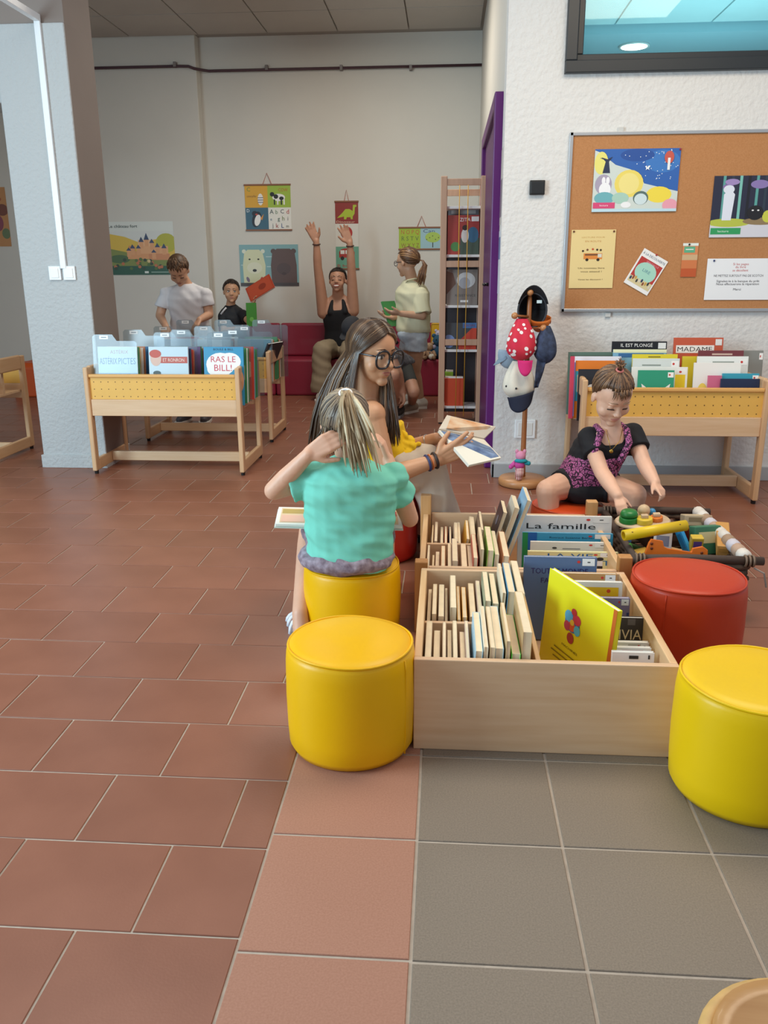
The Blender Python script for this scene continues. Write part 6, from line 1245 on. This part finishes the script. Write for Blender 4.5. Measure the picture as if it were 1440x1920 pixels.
mb = MB(); mb.ell(pel+Vector((0, 0, -.05)), (.14, .10, .09))
for s_ in (-1, 1): mb.cone(pel+Vector((s_*.062, 0, -.02)), .078, Vector((pel.x+s_*.075, YB4+.05, .40)), .075, 16)
attach(blob(mb, .009, 2), 'shorts', mat('navy_shorts', '#2a3040', .85), per)
for s_ in (-1, 1): shoe(per, Vector((pel.x+s_*.08, YB4+.08, .07)), (s_*.1, -1, 0), .19, .034, C('#4a4a50'))
short_hair(hd, attr_mat('boy_brown_hair', '#3a2718', '#7a5a3c', .5), bd, 2, fringe=.30)
# ---------------------------------------------------------------- 5  boy in black on the bench with a red book
Y5 = 7.60; H = .20; hc = at(434, 547, Y5); hd = Head(hc, (.25, -.95, .05), (0, .05, 1), H)
per = person((hc.x, Y5+.08, .331), 'small boy in a black sports shirt lifting a red book on the bench'); sk = skinmat('#c49473'); nb = at(432, 574, Y5+.03); pel = Vector((nb.x+.01, Y5+.10, .415))
sR = at(418, 592, Y5); sL = at(455, 590, Y5-.02); eR = at(420, 620, Y5-.03); wR = at(450, 616, Y5-.14); eL = at(466, 602, Y5-.10); wL = at(475, 576, Y5-.17)
mb = MB(); hd.skin(mb, nb, .038, 1); ax = (sR-sL).normalized(); torso(mb, pel, nb, Vector((-1, 0, 0)), ax, .11, .10, .105, .10, .08)
for s_, e_, w_ in ((sR, eR, wR), (sL, eL, wL)): mb.chain([(s_, .036), (e_, .030), (w_, .022)]); mb.cap(nb+Vector((0, 0, -.012)), .028, s_, .028)
hand(mb, wL, Vector((.2, -.1, 1)), Vector((.9, -.2, .1)), .12, -1); hand(mb, wR, Vector((.9, -.3, .2)), Vector((0, 0, 1)), .12, 1)
for s_ in (-1, 1): k_ = Vector((pel.x+s_*.09, Y5-.12, .39)); a_ = Vector((pel.x+s_*.09, Y5-.15, .08)); mb.chain([(pel+Vector((s_*.055, 0, -.01)), .062), (k_, .044), (a_, .027)])
bd = attach(blob(mb, .007, 2), 'body', sk, per); hd.face(bd, '#2a2018', '#3a2a1e', '#a8685c', look=(-.2, 0))
mb = MB(); torso(mb, pel, nb, Vector((-1, 0, 0)), ax, .12, .112, .115, .10, .092, .006)
for s_, e_ in ((sR, eR), (sL, eL)): mb.ell(s_, .046); mb.cap(nb+Vector((0, 0, -.014)), .036, s_, .038); mb.cone(s_, .048, s_.lerp(e_, .7), .05, 14)
tsh = attach(blob(mb, .007, 3, (.003, 50, (.5, .2, .8))), 'shirt', mat('black_sport', '#17181c', .7), per)
mb = MB(); mb.tube([nb+Vector((-.02, -.07, -.01)), sR.lerp(nb, .4)+Vector((0, -.052, .02)), sR+Vector((-.005, -.05, .015))], .009, 6, flat=.5); mb.build('shoulder_stripe', C('#d8d8d8'), tsh, smooth=True)
mb = MB(); mb.ell(pel+Vector((0, -.01, -.03)), (.13, .11, .055))
for s_ in (-1, 1): mb.cap(pel+Vector((s_*.058, 0, -.01)), .07, Vector((pel.x+s_*.09, Y5-.10, .395)), .062)
attach(blob(mb, .009, 2), 'shorts', mat('green_shorts', '#3f7a34', .8), per)
for s_ in (-1, 1): shoe(per, Vector((pel.x+s_*.09, Y5-.15, .08)), (s_*.1, -1, 0), .17, .032, C('#3a3a40'))
short_hair(hd, attr_mat('boy_dark_hair', '#1c1410', '#3e2c20', .5), bd, 5, fringe=.5)
a = at(468, 552, Y5-.20); b = at(517, 512, Y5-.16); c = at(512, 540, Y5-.22); M = frame(at(470, 566, Y5-.21), at(515, 538, Y5-.20)-at(470, 566, Y5-.21), at(470, 541, Y5-.12)-at(470, 566, Y5-.21))
book(M, (at(515, 538, Y5-.20)-at(470, 566, Y5-.21)).length, .17, .014, '#a8402a', 'red book tilted up in the hand of the small boy in black', None, pagew, [('r', .05, .05, .95, .95, '#b04a30'), ('e', .6, .5, .15, .2, '#8a3422')], round_=False)
M = frame(at(463, 612, Y5-.26), (.9, .2, 0), (.25, .1, 1)); book(M, .09, .20, .01, '#3f8a2c', 'green book sticking up beside the arm of the small boy in black', None, pagew, [('e', .5, .3, .2, .1, '#6ab04a')], round_=False)
# ---------------------------------------------------------------- 6  woman with raised arms
Y6 = 7.66; H = .215; hc = at(633, 526, Y6-.02); hd = Head(hc, (-.02, -.97, .16), (0, .16, 1), H)
per = person((hc.x, Y6+.06, .331), 'smiling woman in a black halter top with both arms raised, on the crimson bench'); sk = skinmat('#bb8b70'); nb = at(634, 561, Y6+.03); pel = Vector((nb.x+.01, Y6+.10, .42))
sR = at(606, 578, Y6+.02); sL = at(662, 574, Y6+.02); eR = at(596, 502, Y6-.06); wR = at(593, 452, Y6-.10); eL = at(659, 505, Y6-.06); wL = at(656, 455, Y6-.10)
mb = MB(); hd.skin(mb, nb, .050); ax = (sR-sL).normalized(); torso(mb, pel, nb, Vector((-1, 0, 0)), ax, .155, .128, .145, .13, .10)
for s_, e_, w_ in ((sR, eR, wR), (sL, eL, wL)): mb.ell(s_, .055); mb.cap(nb+Vector((0, 0, .03)), .04, s_, .045); mb.chain([(s_+Vector((0, 0, -.04)), .056), (s_.lerp(e_, .5), .048), (e_, .038), (e_.lerp(w_, .35), .038), (w_, .026)])
hand(mb, wR, Vector((-.40, -.05, .9)), Vector((.1, -1, .1)), .175, 1, (.1, .12, .15, .18), .25, .8); hand(mb, wL, Vector((-.40, -.05, .9)), Vector((.1, -1, .1)), .175, -1, (.1, .12, .15, .18), .25, .8)
kn = [Vector((pel.x-.12, Y6-.30, .43)), Vector((pel.x+.12, Y6-.30, .43))]; an = [Vector((pel.x-.13, Y6-.33, .09)), Vector((pel.x+.12, Y6-.33, .09))]
for i in (0, 1): mb.chain([(pel+Vector(((-1, 1)[i]*.08, 0, -.01)), .085), (kn[i], .058), (an[i], .038)])
bd = attach(blob(mb, .007, 2), 'body', sk, per); hd.face(bd, '#2a1a14', '#2a1c14', '#a8584c', smile=True, closed=True)
sp = nb-pel; bb = sp.cross(ax).normalized(); bb = bb if bb.y < 0 else -bb; bt = mat('black_top', '#0f0f14', .8)
mb = MB(); loft(mb, [(pel+sp*(-.08), ax*.162, bb*.112), (pel+sp*.2, ax*.15, bb*.108), (pel+sp*.4, ax*.14, bb*.104), (pel+sp*.62, ax*.15, bb*.112), (pel+sp*.74, ax*.135, bb*.112), (pel+sp*.82, ax*.085, bb*.108)])
for s_ in (-1, 1): mb.chain([(pel+sp*.78+ax*(s_*.065)+bb*.085, .03), (pel+sp*.92+ax*(s_*.055)+bb*.06, .021), (pel+sp*1.06+ax*(s_*.035)-bb*.0, .016)])
attach(blob(mb, .007, 3), 'halter_top', bt, per)
mb = MB(); mb.ell(pel+Vector((0, -.01, -.02)), (.175, .14, .068))
for i in (0, 1): mb.cap(pel+Vector(((-1, 1)[i]*.085, 0, 0)), .092, kn[i], .085); mb.cone(kn[i], .084, an[i]+Vector((0, 0, -.03)), .095, 16); mb.ell(kn[i], .083)
attach(blob(mb, .009, 3, (.006, 40, (.4, .2, .9))), 'trousers', mat('khaki_trousers', '#93836a', .85), per)
for q in an: shoe(per, q, (0, -1, 0), .21, .037, C('#c9c4ba'))
tied_hair(hd, attr_mat('woman_dark_hair', '#120c0a', '#2e2018', .4), bd, (0, -.95, -.1), 7, 130, front=.50, low=-.45, k=1.05)
for s_, w_, e_ in ((1, wR, eR), (2, wL, eL)):
    c = w_.lerp(e_, .12); d = (w_-e_).normalized(); x = d.orthogonal().normalized(); y = d.cross(x); mb = MB(); mb.tube([c+(x*math.cos(a)+y*math.sin(a))*.031 for a in [2*math.pi*k/16 for k in range(16)]], .006, 6, closed=True); mb.build('bracelet', C('#4a3028'), bd, smooth=True)
# ---------------------------------------------------------------- 7  standing girl with ponytail
Y7 = 6.86; H = .215; hc = at(763, 492, Y7); hd = Head(hc, (-.82, .52, -.10), (0, 0, 1), H)
per = person((hc.x+.03, Y7, 0), 'girl with a brown ponytail, cream shirt and denim shorts standing with a green book'); sk = skinmat('#c69a7c'); nb = at(773, 528, Y7+.02); pel = at(775, 628, Y7+.02)
sR = at(785, 548, Y7+.09); sL = at(762, 548, Y7-.09)
# she turns to the left: her left arm is the near one
sN = at(788, 552, Y7-.08); sF = at(762, 548, Y7+.10); eN = at(792, 592, Y7-.12); wN = at(752, 588, Y7-.16); eF = at(757, 590, Y7+.12); wF = at(735, 596, Y7+.0)
mb = MB(); hd.skin(mb, nb, .044); ax = (sN-sF).normalized(); torso(mb, pel, nb, ax, ax, .125, .11, .125, .115, .09)
for s_, e_, w_ in ((sN, eN, wN), (sF, eF, wF)): mb.chain([(s_, .042), (e_, .034), (w_, .024)]); mb.cap(nb+Vector((0, 0, .02)), .034, s_, .036)
hand(mb, wN, Vector((-1, -.1, .08)), Vector((0, .4, .9)), .15, -1); hand(mb, wF, Vector((-.8, -.4, .2)), Vector((0, -.3, 1)), .15, 1)
fN = fl(788, 766); fF = fl(768, 758); kN = pel.lerp(fN, .5)+Vector((-.02, -.02, 0)); kF = pel.lerp(fF, .5)+Vector((-.02, .0, .0)); aN = fN+Vector((0, 0, .085)); aF = fF+Vector((0, .06, .085))
for h_, k_, a_ in ((pel+Vector((.03, -.06, -.02)), kN, aN), (pel+Vector((-.02, .06, -.02)), kF, aF)): mb.chain([(h_, .074), (k_, .052), (k_.lerp(a_, .3), .051), (a_, .032)])
bd = attach(blob(mb, .007, 2), 'body', sk, per); hd.face(bd, '#3a2a20', '#5a4030', '#b5705f')
mb = MB(); torso(mb, pel+Vector((0, 0, .05)), nb, ax, ax, .15, .15, .148, .12, .118, .006, f0=-.06)
for s_, e_ in ((sN, eN), (sF, eF)): mb.ell(s_, .055); mb.cone(s_, .062, s_.lerp(e_, .92), .075, 16)
ss = attach(blob(mb, .007, 3, (.005, 45, (.7, .2, .7))), 'shirt', mat('cream_shirt', '#d3cfae', .85), per)
mb = MB(); mb.tube([nb+Vector((-.052, -.05, -.02)), nb+Vector((-.035, -.075, .012)), nb+Vector((.02, -.075, .022)), nb+Vector((.05, -.03, .02))], .012, 6, flat=.5); mb.build('collar', mat('cream_shirt', '#d3cfae'), ss, smooth=True)
mb = MB(); mb.ell(pel+Vector((0, 0, -.0)), (.13, .15, .085))
for h_, k_ in ((pel+Vector((.03, -.06, -.0)), kN), (pel+Vector((-.02, .06, -.0)), kF)): mb.cone(h_, .086, h_.lerp(k_, .38), .095, 16)
attach(blob(mb, .008, 2, (.003, 60, (.3, .3, 1))), 'shorts', mat('pale_denim', '#b9c4ce', .85, var=.08, vscale=30), per)
for q, dd in ((aN, (-.95, -.35, 0)), (aF, (-.95, -.2, 0))): shoe(per, q, dd, .2, .036, C('#cfc8bc'), '#ece8e0')
hm = attr_mat('chestnut_hair', '#4a3020', '#a07850', .4, '#6f4c32'); hr = tied_hair(hd, hm, bd, (.15, -.92, -.25), 11, 110, front=.55, low=-.5); tp = hd.scalp((.15, -.92, -.25), 1.1); P = []; rr = random.Random(2)
for i in range(40):
    e = at(787+rr.uniform(-6, 8), 532+rr.uniform(-10, 6), Y7-.10); m1 = tp+Vector((.045, -.02, -.01)); P.append(([tp, tp.lerp(m1, .6), m1+Vector((rr.uniform(-.012, .012), rr.uniform(-.012, .012), -.03)), m1.lerp(e, .6)+Vector((rr.uniform(-.012, .012), 0, 0)), e], [.006, .009, .010, .008, .001], rr.random()))
locks('ponytail', hm, hr, P)
mb = MB()
for q in (-1, 1): mb.tube([hd.p(q*.15+.10*math.cos(a), .41-.05*abs(q*.15+.1*math.cos(a)), .09*math.sin(a)) for a in [2*math.pi*k/16 for k in range(16)]], .0025, 6, closed=True); mb.tube([hd.p(q*.25, .38, .02), hd.p(q*.35, .0, .02)], .0025, 6)
mb.build('glasses', C('#3a3030', .3), bd, smooth=True)
b0 = at(745, 604, Y7-.08); M = frame(at(722, 607, Y7-.06)+Vector((.04, 0, -.02)), Vector((.55, .75, 0)), at(713, 567, Y7-.08)-at(734, 606, Y7-.08))
book(M, .16, .21, .014, '#3f8a4a', 'green book held open by the standing girl with the ponytail', None, pagew, [('r', .05, .05, .95, .95, '#468f50')], round_=False)
# ---------------------------------------------------------------- 8  crouching child with cap, mostly behind the teenager
Y8 = 6.42; H = .20; hc = at(660, 622, Y8); hd = Head(hc, (-.3, -.8, -.5), (-.2, -.5, .8), H)
per = person(fl(740, 778), 'crouching child in a dark cap and grey top behind the teenager, reaching to a shoe'); sk = skinmat('#bd8d72'); nb = at(688, 636, Y8+.06); pel = at(742, 676, Y8+.20)
sN = at(724, 644, Y8+.0); sF = at(690, 650, Y8-.06); eN = at(748, 700, Y8-.03); wN = at(756, 738, Y8-.02); eF = at(700, 700, Y8-.12); wF = at(725, 735, Y8-.10)
mb = MB(); hd.skin(mb, nb, .042); ax = (sN-sF).normalized(); torso(mb, pel, nb, ax, ax, .12, .11, .12, .105, .085)
for s_, e_, w_ in ((sN, eN, wN), (sF, eF, wF)): mb.chain([(s_, .040), (e_, .033), (w_, .023)])
hand(mb, wN, Vector((.1, -.4, -1)), Vector((-.8, -.3, 0)), .135, 1, (.4, .45, .5, .5)); hand(mb, wF, Vector((.3, -.3, -.9)), Vector((.8, .2, 0)), .135, -1, (.4, .4, .4, .4))
fA = fl(748, 780); fB = fl(772, 774); k1 = at(738, 705, Y8-.12); k2 = at(776, 735, Y8+.02)
for h_, k_, f_ in ((pel+Vector((-.05, -.05, -.02)), k1, fA), (pel+Vector((.05, .02, -.02)), k2, fB)): a_ = f_+Vector((0, .03, .08)); mb.chain([(h_, .07), (k_, .05), (a_, .032)])
bd = attach(blob(mb, .008, 2), 'body', sk, per); hd.face(bd)
mb = MB(); torso(mb, pel, nb, ax, ax, .135, .128, .13, .11, .1, .006)
for s_, e_ in ((sN, eN), (sF, eF)): mb.ell(s_, .05); mb.cone(s_, .052, s_.lerp(e_, .55), .056, 14)
attach(blob(mb, .008, 3, (.004, 45, (.5, .4, .6))), 'shirt', mat('grey_patterned', '#3a3a40', .85, col2='#6a6a70', vscale=40), per)
mb = MB(); mb.ell(pel+Vector((0, 0, -.02)), (.11, .11, .085))
for h_, k_ in ((pel+Vector((-.05, -.05, -.02)), k1), (pel+Vector((.05, .02, -.02)), k2)): mb.cap(h_, .072, h_.lerp(k_, .65), .06)
attach(blob(mb, .009, 2), 'shorts', mat('dark_shorts', '#3a3c3a', .85), per)
shoe(per, fA+Vector((0, .03, .08)), (-.1, -1, 0), .19, .036, C('#1e1e20'), '#8a8a8c'); shoe(per, fB+Vector((0, .03, .08)), (-.6, -.8, 0), .19, .034, C('#9a8a78'))
mb = MB(); hd.e(mb, (0, -.06, .20), (.37, .46, .36), 24, 14); cp = mb.build('cap', mat('dark_cap', '#24252a', .85), bd, smooth=True)
mb = MB(); mb.prism([(-.3, .25), (.3, .25), (.27, .55), (.12, .70), (-.12, .70), (-.27, .55)], .10, .125, Matrix.Translation(hd.c) @ hd.R.to_4x4() @ Matrix.Scale(H, 4)); mb.build('cap_visor', mat('dark_cap', '#24252a'), cp, bevel=.003)
# black strap bag on the back
c = at(722, 618, Y8+.0); bg_ = empty('shoulder_bag', c, label='black shoulder bag with a wide strap on the back of the crouching child', cat='bag')
mb = MB(); M = T(c) @ RY(.55) @ RZ(.2); mb.box((-.07, -.05, -.035), (.08, .05, .03), M); mb.build('bag_body', mat('black_nylon', '#1c1c20', .6), bg_, bevel=.012)
mb = MB(); mb.tube([c+Vector((-.03, -.06, .03)), c+Vector((.05, -.09, -.03)), c+Vector((.10, -.07, -.10))], .014, 8, flat=.3); mb.build('strap', C('#26262a'), bg_, smooth=True)
mb = MB(); mb.box((-.075, -.055, .005), (-.03, -.02, .04), M); mb.build('buckle', C('#6a6a6e'), bg_, bevel=.003)
